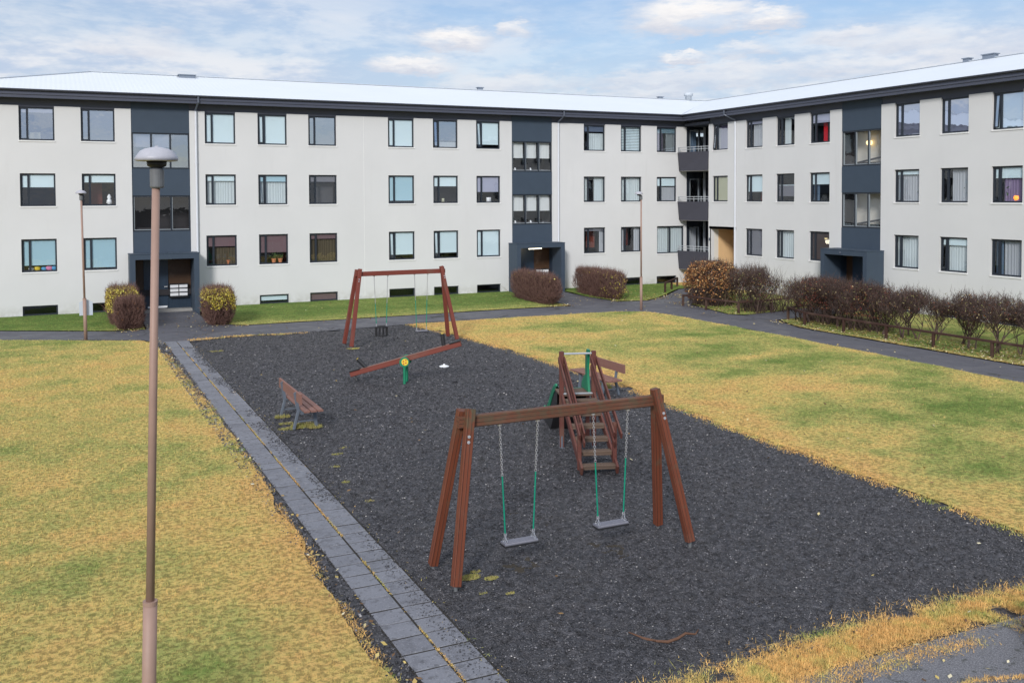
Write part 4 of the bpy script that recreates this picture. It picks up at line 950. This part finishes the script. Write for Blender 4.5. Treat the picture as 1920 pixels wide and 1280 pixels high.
# ------------------------------------------------------------------ lamp posts
def lamp_post(loc, H, jz, label, lean=(0, 0), kind=0):
    o = empty('lamp_post', loc, label, 'lamp post', 'tan lamp posts round the courtyard')
    def at(z): return (lean[0]*z, lean[1]*z, z)
    mb = MB(); mb.tube([at(-.1), at(jz)], .060, 20); mb.build('lower_pole', 'lamptan', o, False)
    for p in o.children[0].data.polygons: p.use_smooth = True
    mb = MB(); mb.tube([at(jz-.012), at(jz+.022)], .063, 20); mb.build('joint_ring', 'lamptan', o)
    mb = MB(); mb.tube([at(jz), at(H-.36)], [.037, .034], 16); mb.build('upper_pole', 'lamptan', o, True)
    hx, hy, _ = at(H)
    mb = MB(); mb.lathe([(.050, -.36), (.056, -.355), (.060, -.345), (.060, -.20), (.056, -.195), (.040, -.185), (.040, -.15)], (hx, hy, H), 20); mb.build('collar', 'lampgrey', o)
    k = [(0, 0), (0, 0), (-.12, 0)][kind]
    mb = MB(); mb.lathe([(.045, -.185), (.080, -.165), (.085, -.125)], (hx+k[0], hy, H), 28); mb.build('diffuser', 'black', o, True)
    mb = MB(); mb.lathe([(.165, -.124), (.178, -.120), (.181, -.098), (.172, -.082), (.140, -.038), (.10, -.016), (.05, -.004), (.018, .0), (.012, .010)], (hx+k[0], hy, H), 32); mb.build('lamp_cap', 'lampcap', o, True)
    return o
lamp_post((-31.475, -35.85, 0), 5.50, 1.47, 'tall tan lamp post with pale domed cap, closest one, standing on the left lawn', (.029, 0))
lamp_post((-31.24, -7.39, 0), 5.35, 1.47, 'tan lamp post with a blank pale board, by the path left of the left entrance', (-.012, 0), 1)
lamp_post((-8.79, -9.05, 0), 5.25, 1.47, 'tan lamp post at the lawn corner where the paths meet, before the far facade', (0, 0), 2)
mb = MB(); mb.prism([(-.22, 0, -.27), (.22, 0, -.27), (.22, 0, .20), (0, 0, .31), (-.22, 0, .20)], (0, .02, 0))
o = mb.build('sign_board', 'signback'); o.location = (-31.21, -7.30, 1.14); tag(o, 'blank pale blue board with a pointed top, seen from behind on the left lamp post', 'sign')

# ------------------------------------------------------------------ swings
def chain(mb, p, q, link_=.042, r=.0045):
    p, q = Vector(p), Vector(q); d = q-p; L = d.length; d.normalize(); n = int(L/link_*1.25); a = d.orthogonal().normalized(); b = d.cross(a)
    for i in range(n):
        c = p+d*(i+.5)*L/n; s = a if i % 2 else b; h = d*link_*.5; w_ = s*.013
        mb.tube([c-h, c-h*.6+w_, c+h*.6+w_, c+h, c+h*.6-w_, c-h*.6-w_, c-h], r, 4, cap=False)
def swing_set(loc, ax, L, H, foot, splayx, seats, wood, bw, label, tilt=0, far=False):
    o = empty('swing_set', loc, label, 'swing set', 'wooden swing sets', rz=ax)
    bh = .155; zb = H-.10
    mb = MB(); mb.beam((-L/2-.12, 0, zb-bh/2), (L/2+.12, 0, zb-bh/2), .10, bh, ch=.08); mb.build('crossbeam', 'beamwood' if not far else wood, o)
    for sx in (-1, 1):
        for sy in (-1, 1):
            ft = (sx*(L/2+splayx), sy*foot, .055); tp = (sx*(L/2+.0), -sy*.03+sy*.0, H+.0)
            tp = (sx*(L/2+(.04 if sy > 0 else -.04)), sy*.055, H-(.0 if sy < 0 else .03))
            mb = MB(); mb.beam(ft, tp, bw, bw*1.05, up=(0, 1, 0), ch=.08); lg = mb.build('leg', wood, o)
            mb = MB(); mb.tube([(ft[0], ft[1], -.1), (ft[0], ft[1], .07)], .026, 8); mb.build('ground_anchor', 'lampgrey', lg)
            for zz in (H-.34, H-.41):
                t = (zz-ft[2])/(tp[2]-ft[2]); c = Vector(ft).lerp(Vector(tp), t)
                mb = MB(); mb.tube([c+Vector((sx*.015, sy*bw*.5, 0)), c+Vector((sx*.015, sy*bw*.60, 0))], .021, 12); mb.tube([c+Vector((sx*.015, sy*bw*.6, 0)), c+Vector((sx*.015, sy*bw*.64, 0))], .010, 8); mb.build('bolt', 'galv', lg)
    for sx, kind, zs, w_, zg_ in seats:
        mb = MB()
        s = MB()
        if kind == 'flat':
            s.beam((sx-w_/2, 0, zs), (sx+w_/2, 0, zs), .17, .035, ch=.3)
            for yy in (-.05, -.017, .017, .05): s.beam((sx-w_/2+.05, yy, zs+.019), (sx+w_/2-.05, yy, zs+.019), .018, .008)
            so_ = s.build('swing_seat', 'rubbergrey', o); u_ = MB(); u_.beam((sx-w_/2-.006, 0, zs-.022), (sx+w_/2+.006, 0, zs-.022), .18, .024, ch=.2); u_.build('seat_edge', 'rubber', so_)
        else:
            for zz in (zs, zs+.30): 
                pts = [(sx+math.cos(a_)*w_/2, math.sin(a_)*.15, zz) for a_ in [k*math.pi/6 for k in range(13)]]; s.tube(pts, .022, 6, cap=False)
            for k in range(10):
                a_ = k*math.pi/5+.31; s.tube([(sx+math.cos(a_)*w_/2, math.sin(a_)*.15, zs), (sx+math.cos(a_)*w_/2, math.sin(a_)*.15, zs+.30)], .017, 6)
            s.beam((sx-w_/2, 0, zs), (sx+w_/2, 0, zs), .12, .03); s.tube([(sx, -.15, zs-.05), (sx, -.15, zs+.1)], .02, 6)
            so_ = s.build('toddler_seat', 'rubber', o)
        top = zb-bh; za = zs+(.04 if kind == 'flat' else .32)
        for e_ in (-1, 1):
            pt = Vector((sx+e_*w_*.58, 0, top)); pb = Vector((sx+e_*w_*.43, 0, za+.10)); mid = pt.lerp(pb, (top-zg_)/(top-za-.10))
            c_ = MB(); chain(c_, pt, mid)
            l_ = MB(); chain(l_, pb, Vector((pb.x, 0.05, za-.02))); chain(l_, pb, Vector((pb.x, -0.05, za-.02))); l_.build('lower_chain', 'chain', o)
            c_.tube([pt+Vector((0, 0, .0)), pt+Vector((0, 0, -.03))], .03, 10); cc = c_.build('chain', 'chain', o)
            g_ = MB(); g_.tube([mid, pb], .011 if not far else .013, 8); g_.build('green_sleeve', 'greensleeve', cc)
    return o
# axis along x; the loc is the middle of the beam on the ground
swing_set((-25.74, -33.09, 0), 0, 3.0, 2.24, .41, .33, [(-.72, 'flat', .33, .50, 1.26), (.74, 'flat', .35, .50, 1.27)], 'redwood', .115, 'larger red brown swing set in the foreground with two flat black seats')
swing_set((-21.36, -13.2, 0), 0, 3.02, 2.62, .44, .40, [(-.72, 'toddler', .30, .42, 1.4), (.74, 'flat', .36, .42, 1.45)], 'redwoodfar', .12, 'red brown swing set at the far end, one toddler bucket seat and one flat seat', far=True)

# ------------------------------------------------------------------ slide
SD = math.atan2(.61, 1.85)     # stair heading from +y towards +x
sl = empty('slide', (-23.27, -29.82, 0), 'wooden stair slide with green plastic chute and steel bar behind the near swings', 'slide', rz=-SD)
HW = .33; NS = 7; run = 1.95; rise = 1.05
for sx in (-1, 1):
    x = sx*HW
    mb = MB(); mb.beam((x, -.12, .08), (x, run+.05, rise+.02), .045, .16, ch=.1); mb.build('stringer', 'slidewood', sl)
    mb = MB(); mb.beam((x, .12, .05), (x, .12, .90), .075, .075, ch=.12); mb.build('newel_post', 'slidewood', sl)
    mb = MB(); mb.beam((x, run, -.0), (x, run, 1.93), .09, .09, ch=.12); ps = mb.build('platform_post', 'slidewood', sl)
    if sx > 0: mb = MB(); mb.beam((x, run+.62, .0), (x, run+.62, 1.05), .08, .08, ch=.12); mb.build('rear_post', 'slidewood', sl)
    mb = MB(); mb.tube([(x, run, -.1), (x, run, .22)], .052, 8); mb.build('post_foot', 'benchsteel', ps)
    for q, (xo, dz) in enumerate(((-.055, .0), (-.055, -.17), (.055, -.0))):
        mb = MB(); mb.beam((x+sx*xo, -.08-(.12 if q == 2 else 0), .72+dz), (x+sx*xo, run+.0, 1.78+dz), .03, .11, ch=.15); mb.build('handrail', 'slidewood', sl)
for k in range(6):
    y = .02+k*run/6.2; z = .15+k*rise/6.1
    mb = MB(); mb.beam((-HW+.02, y, z), (HW-.02, y, z), .17, .035, ch=.15); mb.beam((-HW+.02, y-.06, z-.04), (HW-.02, y-.06, z-.04), .03, .05); mb.build('stair_tread', 'treadwood', sl)
mb = MB()
for k in range(5): mb.beam((-HW-.03, run+.03+k*.13, 1.04), (HW+.03, run+.03+k*.13, 1.04), .12, .035, ch=.1)
mb.build('platform', 'treadwood', sl)
mb = MB(); mb.tube([(-HW, run, 1.88), (HW, run, 1.88)], .02, 10); mb.build('steel_bar', 'galv', sl)
mb = MB(); n = 48; W_ = .27
def chz(t): return 1.06-.92*(3*t*t-2*t*t*t)*.98 if t < .92 else 1.06-.92*(3*.92**2-2*.92**3)*.98
cy0 = run+.60; CL = 1.62
vs = []
for i in range(n+1):
    t = i/n; y = cy0+t*CL; z = chz(t); hh = .06+.10*t+.035*abs(math.sin(t*42)) 
    vs += [(-W_-.04, y, z+hh), (-W_-.02, y, z+.02), (-W_, y, z), (W_, y, z), (W_+.02, y, z+.02), (W_+.04, y, z+hh), (W_+.07, y, z+hh-.02), (W_+.06, y, z-.05), (-W_-.06, y, z-.05), (-W_-.07, y, z+hh-.02)]
mb.add(vs, [(i*10+k, i*10+(k+1) % 10, i*10+10+(k+1) % 10, i*10+10+k) for i in range(n) for k in range(10)])
mb.build('chute', 'greenplastic', sl)
mb = MB(); vs = []  # added black sides below the chute, standing in for the shade there
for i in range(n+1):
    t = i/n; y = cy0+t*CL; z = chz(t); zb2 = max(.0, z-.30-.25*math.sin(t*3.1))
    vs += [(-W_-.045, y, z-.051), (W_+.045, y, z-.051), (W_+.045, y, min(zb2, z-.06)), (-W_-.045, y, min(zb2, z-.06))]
mb.add(vs, [(i*4+k, i*4+(k+1) % 4, i*4+4+(k+1) % 4, i*4+4+k) for i in range(n) for k in range(4)]); mb.build('chute_shade', 'rubber', sl)
for sx in (-1, 1):   # tall curved guard cheeks at the chute mouth
    mb = MB(); pr = []
    for k in range(15): a_ = k/14; pr.append((sx*(HW-.05), run+.06+.10*math.sin(a_*3.1)+.02, 1.07+.86*a_))
    bk = [(p[0], p[1]+.22-.10*abs(p[2]-1.5), p[2]) for p in pr[::-1]]
    if sx > 0: mb.prism(pr+bk, (-.045, 0, 0)); mb.prism([(HW-.06, run+.2, 1.07), (HW-.06, run+.75, 1.07), (HW-.06, run+.75, 1.16), (HW-.06, run+.45, 1.36), (HW-.06, run+.2, 1.42)], (-.04, 0, 0)); mb.build('chute_guard', 'greenplastic', sl)
mb = MB(); mb.box((-HW+.03, run-.045, 1.065), (HW-.03, run+.0, 1.09)); mb.build('threshold_strip', 'galv', sl)

# ------------------------------------------------------------------ seesaw
PL, PR_ = Vector((-24.90, -19.27, .20)), Vector((-22.22, -20.72, 1.06)); PM = (PL+PR_)/2
ss = empty('seesaw', (PM.x, PM.y, 0), 'red wooden seesaw with black handle posts on a green steel stand', 'seesaw')
def rel(p): return Vector(p)-Vector((PM.x, PM.y, 0))
d_ = (PR_-PL).normalized(); pp = Vector((-d_.y, d_.x, 0)).normalized(); un = pp.cross(d_)*-1
if un.z < 0: un = -un
mb = MB(); mb.beam(rel(PL), rel(PR_), .14, .13, ch=.08); bm_ = mb.build('plank', 'redwoodfar', ss)
mb = MB(); mb.beam(rel(PL)+un*.072, rel(PR_)+un*.072, .145, .012, ch=.1); mb.build('plank_top', 'benchwood', ss)
for s_, e in ((1, PL), (-1, PR_)):
    mb = MB(); c = rel(e)+d_*s_*.28+un*.08; mb.beam(rel(e)+un*.09-d_*s_*.0, rel(e)+d_*s_*.30+un*.09, .20, .035, ch=.3); mb.build('seat', 'rubber', ss)
    c = rel(e)+d_*s_*.47+un*.06; hd = (un*.9-d_*s_*.20).normalized() if s_ < 0 else (un*.72-d_*s_*.60).normalized(); hd = (un-d_*s_*(.15 if s_ < 0 else .55)).normalized()
    mb = MB(); mb.tube([c, c+hd*.34], [.055, .058], 12); h_ = mb.build('handle_post', 'rubber', ss)
    mb = MB(); mb.tube([c+hd*.335, c+hd*.352], .034, 12); mb.build('handle_cap', 'yellow', h_)
    mb = MB(); b0_ = rel(e)+d_*s_*.12-un*.08; mb.tube([b0_, b0_-un*.12], [.02, .055], 10)
    if s_ > 0: mb.build('rubber_foot', 'rubber', ss)
for s_ in (-1, 1):
    c = Vector((0, 0, 0))+pp*s_*.20
    if (PM+pp*s_).y < PM.y: near = s_
    mb = MB(); mb.tube([c+Vector((0, 0, -.1)), c+Vector((0, 0, PM.z-.1))], .038, 12); mb.build('stand_post', 'greenplastic', ss)
    mb = MB(); q = c+Vector((0, 0, PM.z-.05)); mb.tube([q-pp*.03, q+pp*.03], .135, 20); mb.build('pivot_disc', 'greenplastic', ss)
q = pp*near*.20+Vector((0, 0, PM.z-.05))
mb = MB(); q = q+d_*.02; mb.tube([q+pp*near*.031, q+pp*near*.045], .092, 20); mb.build('yellow_badge', 'yellow', ss)
mb = MB()
for ax_, az_ in ((-.04, .03), (.03, .045), (-.035, -.04), (.03, -.03)):
    e = q+pp*near*.046+d_*ax_*1.0+Vector((0, 0, az_)); mb.tube([e, e+pp*near*.006], .020, 8)
mb.build('red_bolts', 'red', ss)

# ------------------------------------------------------------------ benches (seat side faces +x of the local frame)
def bench(loc, L, rz, label, tilt=0):
    o = empty('park_bench', loc, label, 'bench', 'wood and steel benches', rz=rz)
    for k in range(3):
        x = .045+k*.145; mb = MB(); mb.beam((x, -L/2, .44), (x, L/2, .44), .125, .04, ch=.12); mb.build('seat_slat', 'benchwood', o)
    mb = MB(); mb.beam((-.085, -L/2, .72), (-.085, L/2, .72), .045, .22, ch=.12); mb.build('backrest', 'benchwood', o)
    for s_ in (-1, 1):
        y = s_*(L/2-.40)
        mb = MB(); mb.beam((-.16, y, 0), (-.055, y, .40), .07, .055, ch=.1); mb.beam((-.055, y, .38), (-.125, y, .80), .07, .03, ch=.1); mb.beam((-.125, y, .80), (-.085, y, .806), .07, .02); mb.beam((-.06, y, .395), (.36, y, .395), .06, .04, ch=.1)
        mb.beam((-.14, y, .16), (.32, y, .16), .03, .03, ch=.1)
        mb.build('rear_leg', 'benchsteel', o)
        mb = MB(); mb.beam((.34, y, 0), (.29, y, .39), .07, .055, ch=.1); mb.build('front_leg', 'benchsteel', o)
    return o
bench((-27.36, -23.32, 0), 2.15, 0, 'wooden bench with steel legs on the left rim of the gravel, beside the slab path')
bench((-19.42, -23.48, 0), 1.95, math.pi, 'wooden bench on the right rim of the gravel, behind the slide by the lawn')

# ------------------------------------------------------------------ odds and ends on the ground
mb = MB(); mb.lathe([(.02, -.03), (.13, .0), (.15, .03), (.10, .05), (.03, .06), (.03, .09), (.01, .10)], n=20); o = mb.build('ground_cap', 'white'); o.location = (-21.81, -18.4, .01); tag(o, 'small white round cap lying on the gravel right of the seesaw', 'cap')
V, F = octs(np.array([[0, 0, 0.]]), np.array([.14]), .7); o = arr('rock', V, F, 'stone'); md = o.modifiers.new('s', 'SUBSURF'); md.levels = 2; md.render_levels = 2; o.location = (-22.39, -20.66, .05); tag(o, 'dark grey stone lying on the gravel between the seesaw and slide', 'stone')
mb = MB(); pts = [(-26.27, -35.57, .05), (-26.18, -35.72, .03), (-26.08, -35.86, .03), (-25.98, -35.93, .03), (-25.85, -35.93, .04), (-25.7, -35.88, .05), (-25.6, -35.93, .04), (-25.52, -35.88, .06)]
mb.tube(pts, [.008, .012, .014, .018, .017, .015, .012, .006], 6); mb.tube([pts[2], (-26.18, -35.83, .05), (-26.24, -35.78, .06)], [.009, .006, .003], 5)
tag(mb.build('stick', 'stick', None, True), 'bent brown stick lying on the gravel near the lower edge', 'stick')

# ------------------------------------------------------------------ shrubs and hedges
def twigs(P, D, L, r0):
    "tapering 3-sided twigs with one kink"
    n = len(P); D = D/np.linalg.norm(D, axis=1)[:, None]; a = np.cross(D, np.array([.3, .5, .81])); a /= np.linalg.norm(a, axis=1)[:, None]; b = np.cross(D, a)
    K = P+D*(L*.5)[:, None]+rng.normal(0, .12, (n, 3))*L[:, None]; D2 = D+rng.normal(0, .25, (n, 3)); T = K+D2*(L*.5)[:, None]
    ring = [a, -.5*a+.866*b, -.5*a-.866*b]
    V = [P+q*r0[:, None] for q in ring]+[K+q*(r0*.7)[:, None] for q in ring]+[T]
    V = np.stack(V, 1).reshape(-1, 3); f = np.array([[0,1,4],[0,4,3],[1,2,5],[1,5,4],[2,0,3],[2,3,5],[3,4,6],[4,5,6],[5,3,6]])
    return V, (f[None]+np.arange(n)[:, None, None]*7).reshape(-1, 3), T
def cat(parts):
    V = []; F = []; b = 0
    for v, f in parts: V.append(v); F.append(f+b); b += len(v)
    return np.concatenate(V), np.concatenate(F)
def hedge(name, x0, x1, y0, y1, h, label, catn, twig='twigbrown', leaf=None, nt=9000, nl=0, leafz=(0, 1), rnd=.14, leafy=None, group=None, top=.22, shoot=1, lf=.05, hollow=.35, r=.0065):
    cx_, cy_ = (x0+x1)/2, (y0+y1)/2; o = empty(name, (cx_, cy_, float(zg(np.array(cx_), np.array(cy_)))-.02), label, catn, group)
    rx, ry = (x1-x0)/2, (y1-y0)/2
    def samp(n, shell=False):
        q = rng.random((n*4, 3))*2-1; q[:, 2] = (q[:, 2]+1)/2
        p4 = (np.abs(q[:, 0])**(1/rnd*.6)+np.abs(q[:, 1])**(1/rnd*.6)+np.maximum(q[:, 2]*2-1, 0)**(1/rnd*.6)*.9)
        wob = .50+1.0*fbm(q[:, 0]*rx*3.2+7*cx_+9+q[:, 2]*2.1, q[:, 1]*ry*3.2+3+q[:, 2]*2.7, 3)
        k = p4 < wob
        if shell: k &= p4 > wob*.45
        q = q[k][:n]; low = .75+.25*np.clip(q[:, 2]*3, 0, 1)
        return np.c_[q[:, 0]*rx*low, q[:, 1]*ry*low, q[:, 2]*h]
    # stems from the ground
    ns = max(20, int(rx*ry*60)); P0 = np.c_[(rng.random(ns)*2-1)*rx*.6, (rng.random(ns)*2-1)*ry*.85, np.zeros(ns)]
    V1 = twigs(P0, np.c_[rng.normal(0, .28, ns), rng.normal(0, .28, ns), np.ones(ns)], h*(.7+.3*rng.random(ns)), np.full(ns, .016))
    P = samp(nt); up_ = .9+P[:, 2]/h*1.0
    D = np.c_[P[:, 0]/rx*.6+rng.normal(0, .45, len(P)), P[:, 1]/ry*.4+rng.normal(0, .45, len(P)), up_+rng.normal(0, .35, len(P))]
    V2 = twigs(P, D, .10+.16*rng.random(len(P)), np.full(len(P), r))
    kt = int(nt*top); Pt = samp(kt*3); Pt = Pt[Pt[:, 2] > h*.8][:kt]; Pt = Pt if len(Pt) else P[:5]
    V3 = twigs(Pt, np.c_[rng.normal(0, .25, len(Pt)), rng.normal(0, .25, len(Pt)), np.ones(len(Pt))], (.15+.25*rng.random(len(Pt)))*shoot, np.full(len(Pt), r*.7))
    V, F = cat([(V1[0], V1[1]), (V2[0], V2[1]), (V3[0], V3[1])]); arr('twigs', V, F, twig, o)
    if nl:
        P = samp(nl*3, True); z = P[:, 2]/h; k = (z > leafz[0]) & (z < leafz[1])
        if leafy: k &= leafy(P[:, 0]/rx, P[:, 1]/ry, z)
        P = P[k][:nl]; V, F = quads(P*np.array([1.03, 1.03, 1.03]), lf*(.6+.7*rng.random(len(P))), .8, 1.5); arr('leaves', V, F, leaf, o)
    return o
hedge('bush', -30.35, -29.15, -4.3, -1.5, 1.42, 'yellow leaved bush left of the left entrance, behind a brown clipped one', 'bush', 'twigbrown', 'leafyellow', 6000, 4600, (.36, 1.1), group='bushes beside the left entrance')
hedge('bush', -30.15, -29.10, -5.6, -4.2, 1.14, 'low brown leafless clipped bush left of the left entrance', 'bush', 'twigbrown', 'leaforange', 8000, 60, (.3, 1), group='bushes beside the left entrance')
hedge('bush', -26.85, -25.70, -5.9, -3.6, 1.42, 'clipped bush right of the left entrance, yellow on top and brown below', 'bush', 'twigbrown', 'leafyellow', 9000, 4600, (.45, 1.1), leafy=lambda x, y, z: (z > .55+.15*np.sin(x*5)) | (rng.random(len(x)) < .12), group='bushes beside the left entrance')
hedge('hedge', -11.75, -10.95, -6.0, -1.4, 1.35, 'dense bare brown hedge covering the left side of the middle entrance', 'hedge', 'twigbrown', 'leafyellow', 17000, 160, (.8, 1.15), group='brown hedges at the middle entrance', top=.2)
hedge('hedge', -7.95, -7.1, -5.5, -1.0, 1.32, 'bare brown hedge with scattered yellow leaves right of the middle entrance', 'hedge', 'twigbrown', 'leafyellow', 13500, 420, (.1, 1.15), leafy=lambda x, y, z: (y < -.3) | (z > .85), group='brown hedges at the middle entrance', top=.3)
hedge('hedge', -7.05, -6.5, -2.2, -1.4, 1.15, 'small dark shrub with yellow top behind the lamp post at the path corner', 'shrub', 'twigdark', 'leafyellow', 1500, 420, (.6, 1.2), top=.2)
hedge('bush', -5.85, -3.75, -10.1, -7.6, 1.98, 'rounded bush with orange autumn leaves in front of the corner balconies', 'bush', 'twigdark', 'leaforange', 8500, 4800, (.12, 1.1), leafy=lambda x, y, z: (rng.random(len(x)) < .25+.75*(z > .42)), top=.3, rnd=.22, lf=.065)
hedge('bush', -4.9, -3.2, -13.0, -10.3, 1.35, 'loose dark shrub with pale leaves right of the orange bush', 'bush', 'twigdark', 'leafmix', 1300, 600, (.35, 1.1), top=.4, rnd=.25, shoot=2)
hedge('bush', -5.5, -4.4, -12.7, -11.2, 1.6, 'tall thin dark shrub with long loose shoots before the right wing passage', 'bush', 'twigdark', 'leafmix', 900, 420, (.35, 1.25), top=.5, rnd=.25, shoot=2.4)
hedge('bush', -5.55, -4.0, -17.3, -14.7, 1.72, 'dense dark red shrub in front of the right wing porch, left half', 'bush', 'twigdark', 'leafred', 3600, 1900, (.35, 1.1), top=.5, rnd=.2)
hedge('bush', -5.45, -4.2, -19.6, -17.1, 1.62, 'dark red shrub with orange tips before the right wing porch, right half', 'bush', 'twigdark', 'leafred', 3000, 1600, (.35, 1.1), top=.5, rnd=.2)
hedge('bush', -22.45, -22.0, -38.6, -37.7, .42, 'low dark twiggy bush at the lower right corner of the yard', 'bush', 'twigdark', 'leafmix', 1600, 40, (.2, 1), top=.5)

def shrub_mesh(seed, h=1.55, spread=.42):
    rs = random.Random(seed); mb = MB(); tips = []
    def br(p, d, L, r, lvl):
        pts = [p]; rr = [r]; q = Vector(p); dd = Vector(d)
        for i in range(3):
            dd = (dd+Vector((rs.gauss(0, .16), rs.gauss(0, .16), .10))).normalized(); q = q+dd*L/3; pts.append(q.copy()); rr.append(r*(1-.22*(i+1)))
        mb.tube(pts, rr, 5 if lvl < 2 else 3, cap=False)
        if q.z > h*1.05: return
        if lvl < 4:
            for k in range(rs.choice((3, 3, 4)) if lvl else rs.choice((4, 5))):
                a = rs.random()*6.28; s = .55+.45*rs.random(); nd = (dd*.8+Vector((math.cos(a)*s, math.sin(a)*s, .25))).normalized()
                br(pts[rs.choice((2, 3, 3))], nd, L*rs.uniform(.62, .82), r*.55, lvl+1)
        else: tips.append(q.copy())
    for k in range(rs.choice((2, 2, 3))):
        br(Vector((rs.gauss(0, .06), rs.gauss(0, .06), -.05)), Vector((rs.gauss(0, .12), rs.gauss(0, .12), 1)).normalized(), h*.40, .034*rs.uniform(.7, 1.15), 0)
    return mb, tips
protos = []
for s in range(6):
    mb, tips = shrub_mesh(s+11, 1.38+.08*(s % 3))
    o = bpy.data.objects.new('leafless_shrub', None); o.empty_display_size = .2
    bo = mb.build('branches', 'twigdark', o)
    T = np.array([tuple(t) for t in tips]); T = T[rng.permutation(len(T))[:850]]; P = np.repeat(T, 3, 0)+rng.normal(0, .08, (len(T)*3, 3)); n = len(P)
    V, F, _ = twigs(P, np.c_[rng.normal(0, .4, n), rng.normal(0, .4, n), np.full(n, .8)], .10+.18*rng.random(n), np.full(n, .005)); arr('twigs', V, F, 'twigdark', o)
    k = rng.integers(0, len(T), 220 if s % 2 == 0 else 110); P = T[k]+rng.normal(0, .10, (len(k), 3)); V, F = quads(P, .045*np.ones(len(k)), .8); arr('leaves', V, F, 'leafmix', o)
    protos.append(o)
ordn = ['first', 'second', 'third', 'fourth', 'fifth', 'sixth', 'seventh', 'eighth', 'ninth', 'tenth', 'eleventh', 'twelfth', 'thirteenth', 'fourteenth', 'fifteenth', 'sixteenth', 'seventeenth', 'eighteenth', 'nineteenth', 'twentieth', 'twenty-first', 'twenty-second', 'twenty-third', 'twenty-fourth', 'twenty-fifth', 'twenty-sixth', 'twenty-seventh', 'twenty-eighth', 'twenty-ninth', 'thirtieth', 'thirty-first', 'thirty-second']
ys_ = []; y = -14.75
while y > -27.6: ys_.append(y); y -= .42+.05*((len(ys_)*7) % 3)
used_ = 0
def plant(x, y, sc, rz, label, group):
    global used_
    p = protos[used_ % 6]
    if used_ < 6: o = p; C.objects.link(o)
    else: o = copy_tree(p)
    used_ += 1
    o.location = (x, y, float(zg(np.array(x), np.array(y)))); o.rotation_euler = (0, 0, rz); o.scale = (sc, sc, sc*.98); tag(o, label, 'shrub', group)
for i, y in enumerate(ys_):
    plant(-5.0+.38*math.sin(i*2.4), y, 1.02+.10*math.sin(i*1.7), i*1.9, 'dark bare-branched shrub, %s from the porch end in the row behind the long fence' % ordn[i], 'shrubs behind the long fence')
for x, y, sc, lb in ((-4.9, -10.6, 1.1, 'open bare-branched shrub just right of the orange bush'), (-4.3, -11.3, 1.15, 'open bare-branched shrub, second to the right of the orange bush'), (-4.9, -11.9, 1.2, 'tall open bare-branched shrub where the short fence bends')):
    plant(x, y, sc, y*3, lb, 'open shrubs beside the orange bush')

# ------------------------------------------------------------------ low rail fences
def fence(pts, label, hgt=.50, ends=None):
    o = empty('rail_fence', (pts[0][0], pts[0][1], 0), label, 'fence', 'low brown rail fences'); b0 = Vector((pts[0][0], pts[0][1], 0))
    for p in pts:
        mb = MB(); q = Vector((p[0], p[1], 0))-b0; z = float(zg(np.array(p[0]), np.array(p[1]))); mb.beam(q+Vector((0, 0, -.1+z)), q+Vector((0, 0, hgt-.02+z)), .09, .09, up=(1, 0, 0), ch=.12); mb.build('post', 'fencewood', o)
    for a, b in zip(pts[:-1], pts[1:]):
        za = float(zg(np.array(a[0]), np.array(a[1]))); zb_ = float(zg(np.array(b[0]), np.array(b[1])))
        mb = MB(); mb.beam(Vector((a[0], a[1], hgt+za))-b0, Vector((b[0], b[1], hgt+zb_))-b0, .10, .07, ch=.12); mb.build('rail', 'fencewood', o)
    return o
fence([(-3.65, -3.43), (-2.6, -2.5), (-1.6, -1.6)], 'short low brown fence on grass below the ground floor window near the corner')
fence([(-6.15, -8.5), (-6.2, -10.3), (-5.85, -12.1), (-4.2, -12.25), (-2.6, -12.1)], 'low brown fence in front of the orange bush, bending towards the right wing porch')
fence([(-4.2, -14.55), (-5.35, -14.6), (-5.95, -16.2), (-6.0, -18.3), (-6.0, -20.3), (-6.0, -22.3), (-6.0, -24.5), (-6.0, -26.6), (-6.0, -28.7)], 'long low brown fence along the right path in front of the leafless shrubs')

S.render.engine = 'CYCLES'
